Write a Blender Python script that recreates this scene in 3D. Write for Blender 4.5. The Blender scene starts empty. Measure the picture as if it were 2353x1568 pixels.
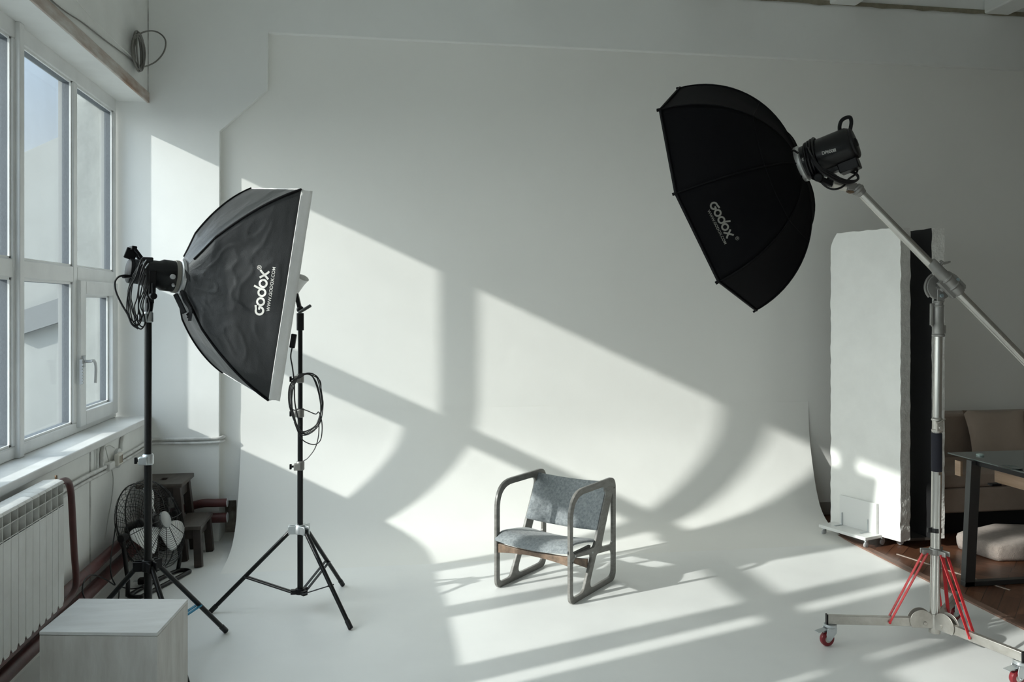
import bpy, bmesh, math, random
from mathutils import Vector, Matrix, noise
V = Vector
R = math.radians
scene = bpy.context.scene
col = scene.collection
# ------------------------------------------------------------------ camera
F, TH, HC, CU, HV = 1915.0, R(8.9), 1.65, 1176.5, 705.0
SN, CN = math.sin(TH), math.cos(TH)
cd = bpy.data.cameras.new('camera'); cam = bpy.data.objects.new('camera', cd); col.objects.link(cam)
cam.location = (0, 0, HC); cam.rotation_euler = (R(90), 0, -TH)
cd.sensor_width = 36; cd.lens = 36 * F / 2353; cd.shift_y = -(784 - HV) / 2353; cd.clip_start = .05; cd.clip_end = 300
scene.camera = cam
# ------------------------------------------------------------------ view, world, sun
vs = scene.view_settings
vs.view_transform = 'Standard'; vs.look = 'None'; vs.gamma = 1; vs.exposure = 0.27; vs.use_curve_mapping = False
cy = scene.cycles
cy.use_denoising = True; cy.max_bounces = 12; cy.diffuse_bounces = 10; cy.transparent_max_bounces = 24
cy.sample_clamp_indirect = 8; cy.caustics_reflective = False; cy.caustics_refractive = False
SUNK, SUNM = 2.85, .465
SUN_STRENGTH, SKY_LOW, SKY_GLOW = 4.4, .17, 7.4
w = bpy.data.worlds.new('sky'); scene.world = w; w.use_nodes = True
nt = w.node_tree; nt.nodes.clear()
def wn(t, **k):
    n = nt.nodes.new(t)
    for a, b in k.items(): setattr(n, a, b)
    return n
def wmath(op, a, b=None, c=None):
    n = wn('ShaderNodeMath', operation=op)
    for i, v in enumerate((a, b, c)):
        if v is None: continue
        if isinstance(v, (int, float)): n.inputs[i].default_value = v
        else: nt.links.new(v, n.inputs[i])
    return n.outputs[0]
tc = wn('ShaderNodeTexCoord'); sep = wn('ShaderNodeSeparateXYZ'); nt.links.new(tc.outputs['Generated'], sep.inputs[0])
dt = wn('ShaderNodeVectorMath', operation='DOT_PRODUCT'); nt.links.new(tc.outputs['Generated'], dt.inputs[0])
dt.inputs[1].default_value = V((-1, -.10, .45)).normalized()
glow = wmath('POWER', wmath('MAXIMUM', wmath('MULTIPLY_ADD', dt.outputs['Value'], .70, .30), 0.0), 4.0)
cl = wn('ShaderNodeTexNoise'); cl.inputs['Scale'].default_value = 3.0; cl.inputs['Detail'].default_value = 5
nt.links.new(tc.outputs['Generated'], cl.inputs['Vector'])
mp = wn('ShaderNodeMapRange'); nt.links.new(sep.outputs['Z'], mp.inputs[0])
mp.inputs[1].default_value = .10; mp.inputs[2].default_value = .34; mp.inputs[3].default_value = 0; mp.inputs[4].default_value = 1
cr = wn('ShaderNodeMix', data_type='RGBA'); nt.links.new(mp.outputs[0], cr.inputs[0])
cr.inputs[6].default_value = (.84, .93, 1.0, 1); cr.inputs[7].default_value = (.46, .66, .92, 1)
cg = wn('ShaderNodeMix', data_type='RGBA'); nt.links.new(wmath('MINIMUM', glow, 1.0), cg.inputs[0])
nt.links.new(cr.outputs[2], cg.inputs[6]); cg.inputs[7].default_value = (.97, .99, .955, 1)
st = wmath('MULTIPLY_ADD', glow, SKY_GLOW, SKY_LOW)
bg = wn('ShaderNodeBackground'); nt.links.new(cg.outputs[2], bg.inputs[0]); nt.links.new(st, bg.inputs[1])
wo = wn('ShaderNodeOutputWorld'); nt.links.new(bg.outputs[0], wo.inputs[0])
sd = bpy.data.lights.new('sun', 'SUN'); sd.energy = SUN_STRENGTH; sd.angle = R(.9); sd.color = (1, .975, .93)
so = bpy.data.objects.new('sun', sd); col.objects.link(so)
so.rotation_euler = V((1, 1 / SUNK, -SUNM)).to_track_quat('-Z', 'Y').to_euler(); so.location = (-12, -4, 8)
def portal(name, y0, y1, z0, z1, x):
    l = bpy.data.lights.new(name, 'AREA'); l.shape = 'RECTANGLE'; l.size = z1 - z0; l.size_y = y1 - y0; l.cycles.is_portal = True
    o = bpy.data.objects.new(name, l); col.objects.link(o); o.location = (x, (y0 + y1) / 2, (z0 + z1) / 2)
    o.rotation_euler = (0, R(-90), 0)
portal('window_portal', 1.16, 6.1, .95, 3.05, -2.2)
portal('window_portal', -2.45, .75, .95, 3.05, -2.2)

# ------------------------------------------------------------------ helpers
def ray(u, v):
    a = (u - CU) / F
    return V((a * CN + SN, CN - a * SN, -(v - HV) / F))
def at(u, v, d): return V((0, 0, HC)) + ray(u, v) * d
def onz(u, v, z=0):
    r = ray(u, v); return V((0, 0, HC)) + r * ((z - HC) / r.z)
def ony(u, v, y):
    r = ray(u, v); return V((0, 0, HC)) + r * (y / r.y)
def onx(u, v, x):
    r = ray(u, v); return V((0, 0, HC)) + r * (x / r.x)
def prj(p):
    d = p.x * SN + p.y * CN
    return CU + F * (p.x * CN - p.y * SN) / d, HV - F * (p.z - HC) / d
RT, FW, UP = V((CN, -SN, 0)), V((SN, CN, 0)), V((0, 0, 1))
def camdir(r, u, f): return (RT * r + UP * u + FW * f)

MATS = {}
def mat(name, c, rough=.5, metal=0, var=0, vscale=4, c2=None, bump=0, bscale=60, spec=.5, stretch=None, coat=0, dist=.004, sheen=0):
    if name in MATS: return MATS[name]
    m = bpy.data.materials.new(name); m.use_nodes = True; MATS[name] = m
    t = m.node_tree; b = t.nodes['Principled BSDF']
    b.inputs['Base Color'].default_value = (*c, 1); b.inputs['Roughness'].default_value = rough
    b.inputs['Metallic'].default_value = metal; b.inputs['Specular IOR Level'].default_value = spec
    if coat: b.inputs['Coat Weight'].default_value = coat; b.inputs['Coat Roughness'].default_value = .15
    if sheen: b.inputs['Sheen Weight'].default_value = sheen; b.inputs['Sheen Roughness'].default_value = .4
    tcn = t.nodes.new('ShaderNodeTexCoord'); mpn = t.nodes.new('ShaderNodeMapping'); t.links.new(tcn.outputs['Object'], mpn.inputs[0])
    if stretch: mpn.inputs['Scale'].default_value = stretch
    if var or c2:
        n = t.nodes.new('ShaderNodeTexNoise'); n.inputs['Scale'].default_value = vscale; n.inputs['Detail'].default_value = 6
        n.inputs['Roughness'].default_value = .6
        t.links.new(mpn.outputs[0], n.inputs['Vector'])
        r = t.nodes.new('ShaderNodeMapRange'); t.links.new(n.outputs[0], r.inputs[0]); r.inputs[1].default_value = .35; r.inputs[2].default_value = .68
        x = t.nodes.new('ShaderNodeMix'); x.data_type = 'RGBA'; t.links.new(r.outputs[0], x.inputs[0])
        x.inputs[6].default_value = (*c, 1)
        x.inputs[7].default_value = (*(c2 or tuple(v * (1 - var) for v in c)), 1)
        t.links.new(x.outputs[2], b.inputs['Base Color'])
    if bump:
        n = t.nodes.new('ShaderNodeTexNoise'); n.inputs['Scale'].default_value = bscale; n.inputs['Detail'].default_value = 4
        t.links.new(mpn.outputs[0], n.inputs['Vector'])
        q = t.nodes.new('ShaderNodeBump'); q.inputs['Strength'].default_value = bump; q.inputs['Distance'].default_value = dist
        t.links.new(n.outputs[0], q.inputs['Height']); t.links.new(q.outputs[0], b.inputs['Normal'])
    return m

class MB:
    def __init__(s): s.v = []; s.f = []
    def add(s, vs_, fs): o = len(s.v); s.v += [V(p) for p in vs_]; s.f += [tuple(i + o for i in f) for f in fs]; return s
    def box(s, x0, y0, z0, x1, y1, z1):
        return s.add([(x0, y0, z0), (x1, y0, z0), (x1, y1, z0), (x0, y1, z0), (x0, y0, z1), (x1, y0, z1), (x1, y1, z1), (x0, y1, z1)],
                     [(0, 3, 2, 1), (4, 5, 6, 7), (0, 1, 5, 4), (1, 2, 6, 5), (2, 3, 7, 6), (3, 0, 4, 7)])
    def ob(s, c, a, b, cc):  # oriented box: centre and three half vectors
        c, a, b, cc = V(c), V(a), V(b), V(cc); P = []
        for k in (-1, 1):
            for i, j in ((-1, -1), (1, -1), (1, 1), (-1, 1)): P.append(c + a * i + b * j + cc * k)
        return s.add(P, [(0, 3, 2, 1), (4, 5, 6, 7), (0, 1, 5, 4), (1, 2, 6, 5), (2, 3, 7, 6), (3, 0, 4, 7)])
    def bar(s, p0, p1, wd, ht, up=(0, 0, 1)):
        p0, p1 = V(p0), V(p1); d = (p1 - p0); n = d.normalized(); sd_ = n.cross(V(up)).normalized(); u = sd_.cross(n)
        return s.ob((p0 + p1) / 2, d / 2, sd_ * wd / 2, u * ht / 2)
    def tube(s, pts, r, n=10, closed=False, cap=True):
        pts = [V(p) for p in pts]; m = len(pts); rs = r if isinstance(r, (list, tuple)) else [r] * m
        T = []
        for i in range(m):
            a = pts[(i - 1) % m] if (closed or i) else pts[0]; b = pts[(i + 1) % m] if (closed or i < m - 1) else pts[-1]
            T.append((b - a).normalized())
        ref = V((0, 0, 1)) if abs(T[0].z) < .9 else V((1, 0, 0)); N = (ref - T[0] * ref.dot(T[0])).normalized(); P = []
        for i in range(m):
            if i:
                N = N - T[i] * N.dot(T[i])
                N = N.normalized() if N.length > 1e-6 else T[i].orthogonal().normalized()
            B = T[i].cross(N)
            for k in range(n):
                a = 2 * math.pi * k / n; P.append(pts[i] + (N * math.cos(a) + B * math.sin(a)) * rs[i])
        Fs = []
        for i in range(m if closed else m - 1):
            j = (i + 1) % m
            for k in range(n): Fs.append((i * n + k, i * n + (k + 1) % n, j * n + (k + 1) % n, j * n + k))
        if cap and not closed: Fs.append(tuple(range(n - 1, -1, -1))); Fs.append(tuple((m - 1) * n + k for k in range(n)))
        return s.add(P, Fs)
    def cyl(s, p0, p1, r, r2=None, n=20): return s.tube([p0, p1], [r, r if r2 is None else r2], n)
    def lathe(s, o, ax, prof, n=32):  # prof: (distance along, radius)
        o, ax = V(o), V(ax).normalized(); N = ax.orthogonal().normalized(); B = ax.cross(N); P = []; Fs = []
        for d, r in prof:
            for k in range(n):
                a = 2 * math.pi * k / n; P.append(o + ax * d + (N * math.cos(a) + B * math.sin(a)) * r)
        for i in range(len(prof) - 1):
            for k in range(n): Fs.append((i * n + k, i * n + (k + 1) % n, (i + 1) * n + (k + 1) % n, (i + 1) * n + k))
        Fs.append(tuple(range(n - 1, -1, -1))); Fs.append(tuple((len(prof) - 1) * n + k for k in range(n)))
        return s.add(P, Fs)
    def prism(s, poly, off):  # poly of 3D points, offset vector
        poly = [V(p) for p in poly]; n = len(poly); off = V(off)
        return s.add(poly + [p + off for p in poly], [tuple(range(n - 1, -1, -1)), tuple(range(n, 2 * n))] + [(i, (i + 1) % n, (i + 1) % n + n, i + n) for i in range(n)])
    def sph(s, c, r, n=14, sx=1, sy=1, sz=1):
        c = V(c); P = []; Fs = []; m = n // 2
        for i in range(m + 1):
            t = math.pi * i / m
            for k in range(n):
                a = 2 * math.pi * k / n; P.append(c + V((math.sin(t) * math.cos(a) * sx, math.sin(t) * math.sin(a) * sy, math.cos(t) * sz)) * r)
        for i in range(m):
            for k in range(n): Fs.append((i * n + k, (i + 1) * n + k, (i + 1) * n + (k + 1) % n, i * n + (k + 1) % n))
        return s.add(P, Fs)
    def build(s, name, m, parent=None, bevel=0, smooth=40, sub=0, seg=2, merge=False):
        me = bpy.data.meshes.new(name); org = V((0, 0, 0))
        if parent is not None: org = worldloc(parent)
        me.from_pydata([tuple(p - org) for p in s.v], [], s.f); me.validate(); me.update()
        b = bmesh.new(); b.from_mesh(me)
        if merge: bmesh.ops.remove_doubles(b, verts=b.verts, dist=1e-5)
        bmesh.ops.recalc_face_normals(b, faces=b.faces); b.to_mesh(me); b.free()
        if smooth:
            me.polygons.foreach_set('use_smooth', [True] * len(me.polygons)); me.set_sharp_from_angle(angle=R(smooth))
        me.materials.append(m)
        o = bpy.data.objects.new(name, me); col.objects.link(o)
        if parent is not None: o.parent = parent
        if bevel:
            q = o.modifiers.new('Bevel', 'BEVEL'); q.width = bevel; q.segments = seg; q.limit_method = 'ANGLE'; q.angle_limit = R(35)
        if sub: q = o.modifiers.new('Sub', 'SUBSURF'); q.levels = sub; q.render_levels = sub
        return o
def worldloc(o):
    p = V((0, 0, 0))
    while o is not None: p = p + o.location; o = o.parent
    return p
def thing(name, label, cat, loc=(0, 0, 0), group=None):
    o = bpy.data.objects.new(name, None); col.objects.link(o); o.location = loc; o.empty_display_size = .1
    o['label'] = label; o['category'] = cat
    if group: o['group'] = group
    return o
def tag(o, label, cat, group=None):
    o['label'] = label; o['category'] = cat
    if group: o['group'] = group
    return o
def struct(o): o['kind'] = 'structure'; return o
def cr_(pts, n=8, closed=False):  # catmull-rom
    pts = [V(p) for p in pts]; m = len(pts); out = []
    rng = range(m) if closed else range(m - 1)
    for i in rng:
        p1, p2 = pts[i], pts[(i + 1) % m]
        p0 = pts[(i - 1) % m] if (closed or i) else p1 * 2 - p2
        p3 = pts[(i + 2) % m] if (closed or i + 2 < m) else p2 * 2 - p1
        for k in range(n):
            t = k / n
            out.append(.5 * ((2 * p1) + (p2 - p0) * t + (2 * p0 - 5 * p1 + 4 * p2 - p3) * t * t + (3 * p1 - p0 - 3 * p2 + p3) * t ** 3))
    if not closed: out.append(pts[-1])
    return out
def rpoly(pts, rad, n=7):  # rounded 2D polygon
    out = []; m = len(pts)
    for i in range(m):
        p = V(pts[i]); a = V(pts[i - 1]); b = V(pts[(i + 1) % m]); r = rad[i] if isinstance(rad, (list, tuple)) else rad
        da = (a - p).normalized(); db = (b - p).normalized(); ang = da.angle(db); t = min(r / math.tan(ang / 2), (a - p).length * .49, (b - p).length * .49)
        q0 = p + da * t; q2 = p + db * t
        for k in range(n + 1):
            x = k / n; out.append(q0 * (1 - x) ** 2 + p * (2 * x * (1 - x)) + q2 * x * x)
    return out
def plate(name, outer, holes, t, fmap, m, parent=None, bevel=.002):
    """flat board with holes: 2D outlines filled by a curve, mapped to 3D by fmap(x, y, z)"""
    c = bpy.data.curves.new(name, 'CURVE'); c.dimensions = '2D'; c.fill_mode = 'BOTH'; c.extrude = t / 2 - bevel; c.bevel_depth = bevel; c.bevel_resolution = 1
    for pl in [outer] + holes:
        s = c.splines.new('POLY'); s.points.add(len(pl) - 1); s.use_cyclic_u = True
        for i, p in enumerate(pl): s.points[i].co = (p[0], p[1], 0, 1)
    return conv(name, c, fmap, m, parent)
def conv(name, c, fmap, m, parent):
    o = bpy.data.objects.new(name, c); col.objects.link(o)
    dg = bpy.context.evaluated_depsgraph_get(); me = bpy.data.meshes.new_from_object(o.evaluated_get(dg))
    col.objects.unlink(o); bpy.data.objects.remove(o); bpy.data.curves.remove(c)
    org = worldloc(parent) if parent is not None else V((0, 0, 0))
    for v in me.vertices: v.co = fmap(v.co.x, v.co.y, v.co.z) - org
    b = bmesh.new(); b.from_mesh(me); bmesh.ops.recalc_face_normals(b, faces=b.faces); b.to_mesh(me); b.free()
    me.polygons.foreach_set('use_smooth', [True] * len(me.polygons)); me.set_sharp_from_angle(angle=R(40))
    me.materials.clear(); me.materials.append(m); me.name = name
    q = bpy.data.objects.new(name, me); col.objects.link(q)
    if parent is not None: q.parent = parent
    return q
def textmesh(name, s, fmap, m, parent, size=1, bold=0, extrude=0, spacing=1):
    c = bpy.data.curves.new(name, 'FONT'); c.body = s; c.size = size; c.offset = bold; c.extrude = extrude; c.space_character = spacing; c.resolution_u = 3
    return conv(name, c, fmap, m, parent)
def solve(surf, u, v, s, t):
    """parameters (s, t) of the point of a surface that lies on the sight line of (u, v)"""
    for _ in range(12):
        p = surf(s, t); a, b = prj(p); e = .004
        a1, b1 = prj(surf(s + e, t)); a2, b2 = prj(surf(s, t + e))
        j11, j21, j12, j22 = (a1 - a) / e, (b1 - b) / e, (a2 - a) / e, (b2 - b) / e; D = j11 * j22 - j12 * j21
        if abs(D) < 1e-9: break
        du, dv = u - a, v - b; ds = (du * j22 - dv * j12) / D; dtt = (dv * j11 - du * j21) / D
        s += max(-.2, min(.2, ds)); t += max(-.2, min(.2, dtt))
        if abs(du) + abs(dv) < .01: break
    return s, t

# ------------------------------------------------------------------ materials
def wallmat(name, c, c2, sc=1.3):
    return mat(name, c, .62, c2=tuple(a * .6 + b_ * .4 for a, b_ in zip(c, c2)), vscale=sc, bump=.25, bscale=9, dist=.006)
WHITE = wallmat('white plaster', (.88, .88, .85), (.83, .83, .80))
WHITE2 = wallmat('white plaster rough', (.80, .81, .79), (.62, .62, .60), 3.2)
CEIL = wallmat('ceiling paint', (.84, .85, .83), (.76, .77, .75), 2)
FLOORM = mat('white floor paint', (.87, .88, .865), .38, c2=(.82, .83, .82), vscale=1.6, bump=.06, bscale=22, spec=.35)
PVC = mat('window frame plastic', (.78, .79, .78), .32, c2=(.70, .705, .70), vscale=5)
PVCD = mat('window gasket', (.16, .18, .20), .6, c2=(.08, .09, .10), vscale=60, stretch=(30, 1, 1))
BLACK = mat('black painted metal', (.006, .0065, .007), .3, bump=.05, bscale=90, spec=.3)
BLACKP = mat('black plastic', (.005, .005, .006), .42, bump=.05, bscale=80, spec=.25)
RUBBER = mat('black rubber', (.008, .008, .009), .4, spec=.4)
STEEL = mat('brushed steel', (.56, .55, .52), .26, 1, var=.12, vscale=8)
STEELD = mat('worn steel', (.60, .58, .54), .42, .85, c2=(.42, .40, .36), vscale=11)
CAST = mat('cast grey metal', (.30, .295, .28), .42, .55, var=.15, vscale=20)
ZINC = mat('zinc plate', (.62, .66, .68), .34, .85, var=.15, vscale=20)
RED = mat('red painted brace', (.48, .028, .034), .35, bump=.03)
REDW = mat('dark red polyurethane', (.19, .012, .018), .35)
SILVER = mat('silver plastic', (.55, .56, .57), .35, .3)
DKWOOD = mat('dark stained wood', (.026, .018, .015), .5, c2=(.045, .032, .026), vscale=7, stretch=(1, 6, 1), bump=.15, bscale=40)
DKTOP = mat('worn dark wood top', (.085, .07, .058), .5, c2=(.045, .035, .03), vscale=9, stretch=(3, 1, 1), bump=.1)
PIPE = mat('red brown pipe paint', (.10, .026, .024), .42, c2=(.062, .020, .019), vscale=9, bump=.3, bscale=25)
WPIPE = mat('white painted pipe', (.72, .73, .72), .45, c2=(.52, .51, .49), vscale=14, bump=.3, bscale=30)
RADM = mat('radiator enamel', (.76, .765, .75), .3, c2=(.66, .655, .63), vscale=6)

def glassmat():
    m = bpy.data.materials.new('window glass'); m.use_nodes = True; t = m.node_tree; t.nodes.clear()
    o = t.nodes.new('ShaderNodeOutputMaterial'); tr = t.nodes.new('ShaderNodeBsdfTransparent'); gl = t.nodes.new('ShaderNodeBsdfGlossy'); mx = t.nodes.new('ShaderNodeMixShader')
    tr.inputs[0].default_value = (.95, .97, .965, 1); gl.inputs['Roughness'].default_value = .02; mx.inputs[0].default_value = .07
    df = t.nodes.new('ShaderNodeBsdfDiffuse'); df.inputs[0].default_value = (.8, .82, .82, 1); m2 = t.nodes.new('ShaderNodeMixShader')
    n = t.nodes.new('ShaderNodeTexNoise'); n.inputs['Scale'].default_value = 5; n.inputs['Detail'].default_value = 6
    tcx = t.nodes.new('ShaderNodeTexCoord'); t.links.new(tcx.outputs['Object'], n.inputs['Vector'])
    r = t.nodes.new('ShaderNodeMapRange'); t.links.new(n.outputs[0], r.inputs[0]); r.inputs[1].default_value = .4; r.inputs[2].default_value = .8; r.inputs[3].default_value = .01; r.inputs[4].default_value = .07
    t.links.new(r.outputs[0], m2.inputs[0]); t.links.new(tr.outputs[0], mx.inputs[1]); t.links.new(gl.outputs[0], mx.inputs[2])
    t.links.new(mx.outputs[0], m2.inputs[1]); t.links.new(df.outputs[0], m2.inputs[2]); t.links.new(m2.outputs[0], o.inputs[0])
    return m
GLASS = glassmat()
def woodfloor():
    m = bpy.data.materials.new('herringbone parquet'); m.use_nodes = True; t = m.node_tree; b = t.nodes['Principled BSDF']
    b.inputs['Roughness'].default_value = .33
    tcx = t.nodes.new('ShaderNodeTexCoord'); L = t.links
    def N(k, **a):
        n = t.nodes.new(k)
        for x, y in a.items(): setattr(n, x, y)
        return n
    # stripes of alternating plank direction
    sp = N('ShaderNodeSeparateXYZ'); L.new(tcx.outputs['Object'], sp.inputs[0])
    mm = N('ShaderNodeMath', operation='MULTIPLY'); L.new(sp.outputs['X'], mm.inputs[0]); mm.inputs[1].default_value = 1 / .36
    fr = N('ShaderNodeMath', operation='FLOOR'); L.new(mm.outputs[0], fr.inputs[0])
    md = N('ShaderNodeMath', operation='PINGPONG'); L.new(fr.outputs[0], md.inputs[0]); md.inputs[1].default_value = 1
    outs = []
    for sgn in (1, -1):
        mp_ = N('ShaderNodeMapping'); mp_.inputs['Rotation'].default_value = (0, 0, R(45 * sgn)); L.new(tcx.outputs['Object'], mp_.inputs[0])
        bk = N('ShaderNodeTexBrick'); L.new(mp_.outputs[0], bk.inputs['Vector']); bk.inputs['Scale'].default_value = 1
        bk.inputs['Color1'].default_value = (.10, .042, .024, 1); bk.inputs['Color2'].default_value = (.165, .075, .042, 1); bk.inputs['Mortar'].default_value = (.03, .014, .01, 1)
        bk.inputs['Mortar Size'].default_value = .002; bk.inputs['Brick Width'].default_value = .55; bk.inputs['Row Height'].default_value = .09
        wv = N('ShaderNodeTexNoise'); mq = N('ShaderNodeMapping'); mq.inputs['Scale'].default_value = (3, 45, 1); L.new(mp_.outputs[0], mq.inputs[0]); L.new(mq.outputs[0], wv.inputs['Vector']); wv.inputs['Scale'].default_value = 1.2
        x = N('ShaderNodeMix', data_type='RGBA', blend_type='MULTIPLY'); x.inputs[0].default_value = .7; L.new(bk.outputs[0], x.inputs[6]); L.new(wv.outputs[0], x.inputs[7])
        outs.append(x.outputs[2])
    x = N('ShaderNodeMix', data_type='RGBA'); L.new(md.outputs[0], x.inputs[0]); L.new(outs[0], x.inputs[6]); L.new(outs[1], x.inputs[7])
    h = N('ShaderNodeHueSaturation'); h.inputs['Value'].default_value = 1.7; L.new(x.outputs[2], h.inputs['Color']); L.new(h.outputs[0], b.inputs['Base Color'])
    return m
PARQ = woodfloor()

# ================================================================== SETTING
YC, YW, XL, XF = 6.10, 6.15, -1.60, -1.80      # column face, wall face, wall under the window, window frame face
CEILZ, RIBZ = 4.20, 4.03
# floors
b = MB(); b.box(-2.0, -3.5, -.12, 3.235, 6.5, 0); struct(b.build('floor', FLOORM, smooth=0))
b = MB(); b.box(3.235, -3.5, -.12, 9.2, 6.5, -.004); struct(b.build('floor_parquet', PARQ, smooth=0))
# left wall below and above the windows, pier and rear part
b = MB(); b.box(-2.0, -3.5, 0, XL, 6.1, .85); b.box(-2.0, -3.5, 3.07, XL, 6.1, 4.4); b.box(-2.0, .75, .85, XL, 1.16, 3.07); b.box(-2.0, -3.5, .85, XL, -2.45, 3.07)
struct(b.build('wall_left', WHITE2, smooth=0))
# back wall with the recess for the heating pipes
nx0, nx1, nz = -1.128, -1.018, .275
b = MB(); b.box(-1.89, YW, 0, nx0, 6.5, 4.4); b.box(nx0, YW, nz, nx1, 6.5, 4.4); b.box(nx1, YW, 0, 9.2, 6.5, 4.4); b.box(nx0, 6.36, 0, nx1, 6.5, nz)
struct(b.build('wall_back', WHITE, smooth=0))
b = MB()
hp = [(-1.89, 0), (-1.128, 0), (-1.122, 2.885), (-.797, 3.19), (-.793, 3.594), (9.2, 3.594), (9.2, 4.4), (-1.89, 4.4)]
b.prism([(x, YC, z) for x, z in hp], (0, .05, 0)); struct(b.build('trim_1', wallmat('column plaster', (.85, .86, .845), (.78, .79, .775), 1.8), smooth=0, bevel=.003))
b = MB(); b.box(nx0 - .0, 6.34, 0, nx1, 6.36, nz)
struct(b.build('trim_2', mat('bare brick recess', (.20, .165, .14), .8, c2=(.45, .42, .38), vscale=14, bump=.6, bscale=30, dist=.01), smooth=0))
b = MB(); b.box(-2.0, -3.7, 0, 9.2, -3.5, 4.4); struct(b.build('wall_rear', mat('rear wall paint', (.82, .82, .80), .7, var=.05), smooth=0))
b = MB(); b.box(5.9, -3.7, 0, 6.1, 6.5, 4.4); struct(b.build('wall_right', mat('dark wall', (.34, .32, .29), .8, var=.1), smooth=0))
# ceiling: ribbed slab
b = MB(); b.box(-2.2, -3.7, CEILZ, 9.4, 6.5, 4.4); struct(b.build('ceiling', CEIL, smooth=0))
b = MB()
for x0 in [3.483 - 1.36 * 4, 3.483 - 1.36 * 3, 3.483 - 1.36 * 2, 3.483 - 1.36, 3.483, 4.835, 6.2, 7.56]:
    b.box(x0, -3.5, RIBZ, x0 + .225, YC, CEILZ + .02)
struct(b.build('ceiling_ribs', CEIL, smooth=0, bevel=.012))
b = MB(); random.seed(4)
n = 120; P = []
for i in range(n + 1):
    x = -1.6 + 10.7 * i / n; P.append((x, YC - .002, RIBZ + .008 * random.random())); P.append((x, YC - .012, RIBZ + .03)); P.append((x, YC - .012, RIBZ - .002 - .012 * random.random() ** 2))
b.add(P, [f for i in range(n) for f in ((i * 3, i * 3 + 3, i * 3 + 4, i * 3 + 1), (i * 3 + 1, i * 3 + 4, i * 3 + 5, i * 3 + 2), (i * 3 + 2, i * 3 + 5, i * 3 + 3, i * 3))])
struct(b.build('trim_3', mat('yellowed sealant', (.30, .27, .20), .8, var=.3, vscale=20), smooth=0))
# cyclorama sweep between wall and floor
prof = [(6.148, .90), (6.142, .76), (6.126, .64), (6.098, .53), (6.06, .42), (6.015, .315), (5.96, .215), (5.89, .125), (5.79, .058), (5.66, .022), (5.5, .006), (5.32, -.0015)]
pf = cr_([(0, y, z) for y, z in prof], 5)
b = MB(); P = []; Fs = []; NX = 60
for i, p in enumerate(pf):
    s = i / (len(pf) - 1)
    xl = -.985 + .0 * s; xr = 3.335 - .10 * s ** 2
    for j in range(NX + 1):
        t = j / NX; q = V((xl + (xr - xl) * t, p.y + .003 * noise.noise(V((t * 9, s * 3, 0))), p.z)); P.append(q)
m_ = len(P)
for q in list(P): P.append(q + V((0, .006, -.008)))
for i in range(len(pf) - 1):
    for j in range(NX):
        a = i * (NX + 1) + j; Fs.append((a, a + 1, a + NX + 2, a + NX + 1)); Fs.append((m_ + a, m_ + a + NX + 1, m_ + a + NX + 2, m_ + a + 1))
    a = i * (NX + 1); Fs.append((a, a + NX + 1, m_ + a + NX + 1, m_ + a)); a += NX; Fs.append((a, m_ + a, m_ + a + NX + 1, a + NX + 1))
b.add(P, Fs); struct(b.build('backdrop', WHITE, smooth=50))
# wooden edging along the parquet
b = MB(); b.box(3.235, -3.5, -.01, 3.262, 5.62, .010); b.box(3.262, -3.5, -.01, 3.30, 5.62, .004)
struct(b.build('trim_4', mat('parquet edging', (.17, .09, .062), .5, c2=(.26, .16, .12), vscale=10, stretch=(1, .3, 1)), smooth=0, bevel=.002))
b = MB(); b.box(3.36, 6.135, 0, 9.2, 6.15, .10); struct(b.build('baseboard_back', mat('grey skirting', (.30, .29, .28), .5), smooth=0, bevel=.003))
# thin chalk line on the parquet beside the V of foam
b = MB(); b.bar((3.40, 5.1, -.0025), (3.62, 4.35, -.0025), .012, .003); struct(b.build('trim_5', mat('floor strip', (.45, .38, .33), .5), smooth=0))
b = MB(); b.box(XL - .002, YC - .006, 3.14, XL + .004, YC + .001, RIBZ)
struct(b.build('trim_12', mat('corner crack', (.78, .78, .76), .8, c2=(.10, .095, .09), vscale=7, stretch=(1, 1, .8)), smooth=0))
# window sill
b = MB(); b.box(-1.84, 1.16, .85, -1.575, 6.13, .893); b.box(-1.84, -2.45, .85, -1.575, .75, .893)
struct(b.build('window_sill', mat('sill', (.76, .765, .76), .3, c2=(.66, .665, .65), vscale=5), smooth=0, bevel=.006))
# lintel edge strip with rust
b = MB(); b.box(XL - .004, -3.5, 3.062, XL + .010, 6.1, 3.135)
struct(b.build('trim_6', mat('rusty lintel edge', (.60, .58, .55), .6, c2=(.30, .19, .13), vscale=3.2, stretch=(1, .8, 4)), smooth=0, bevel=.003))

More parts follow.
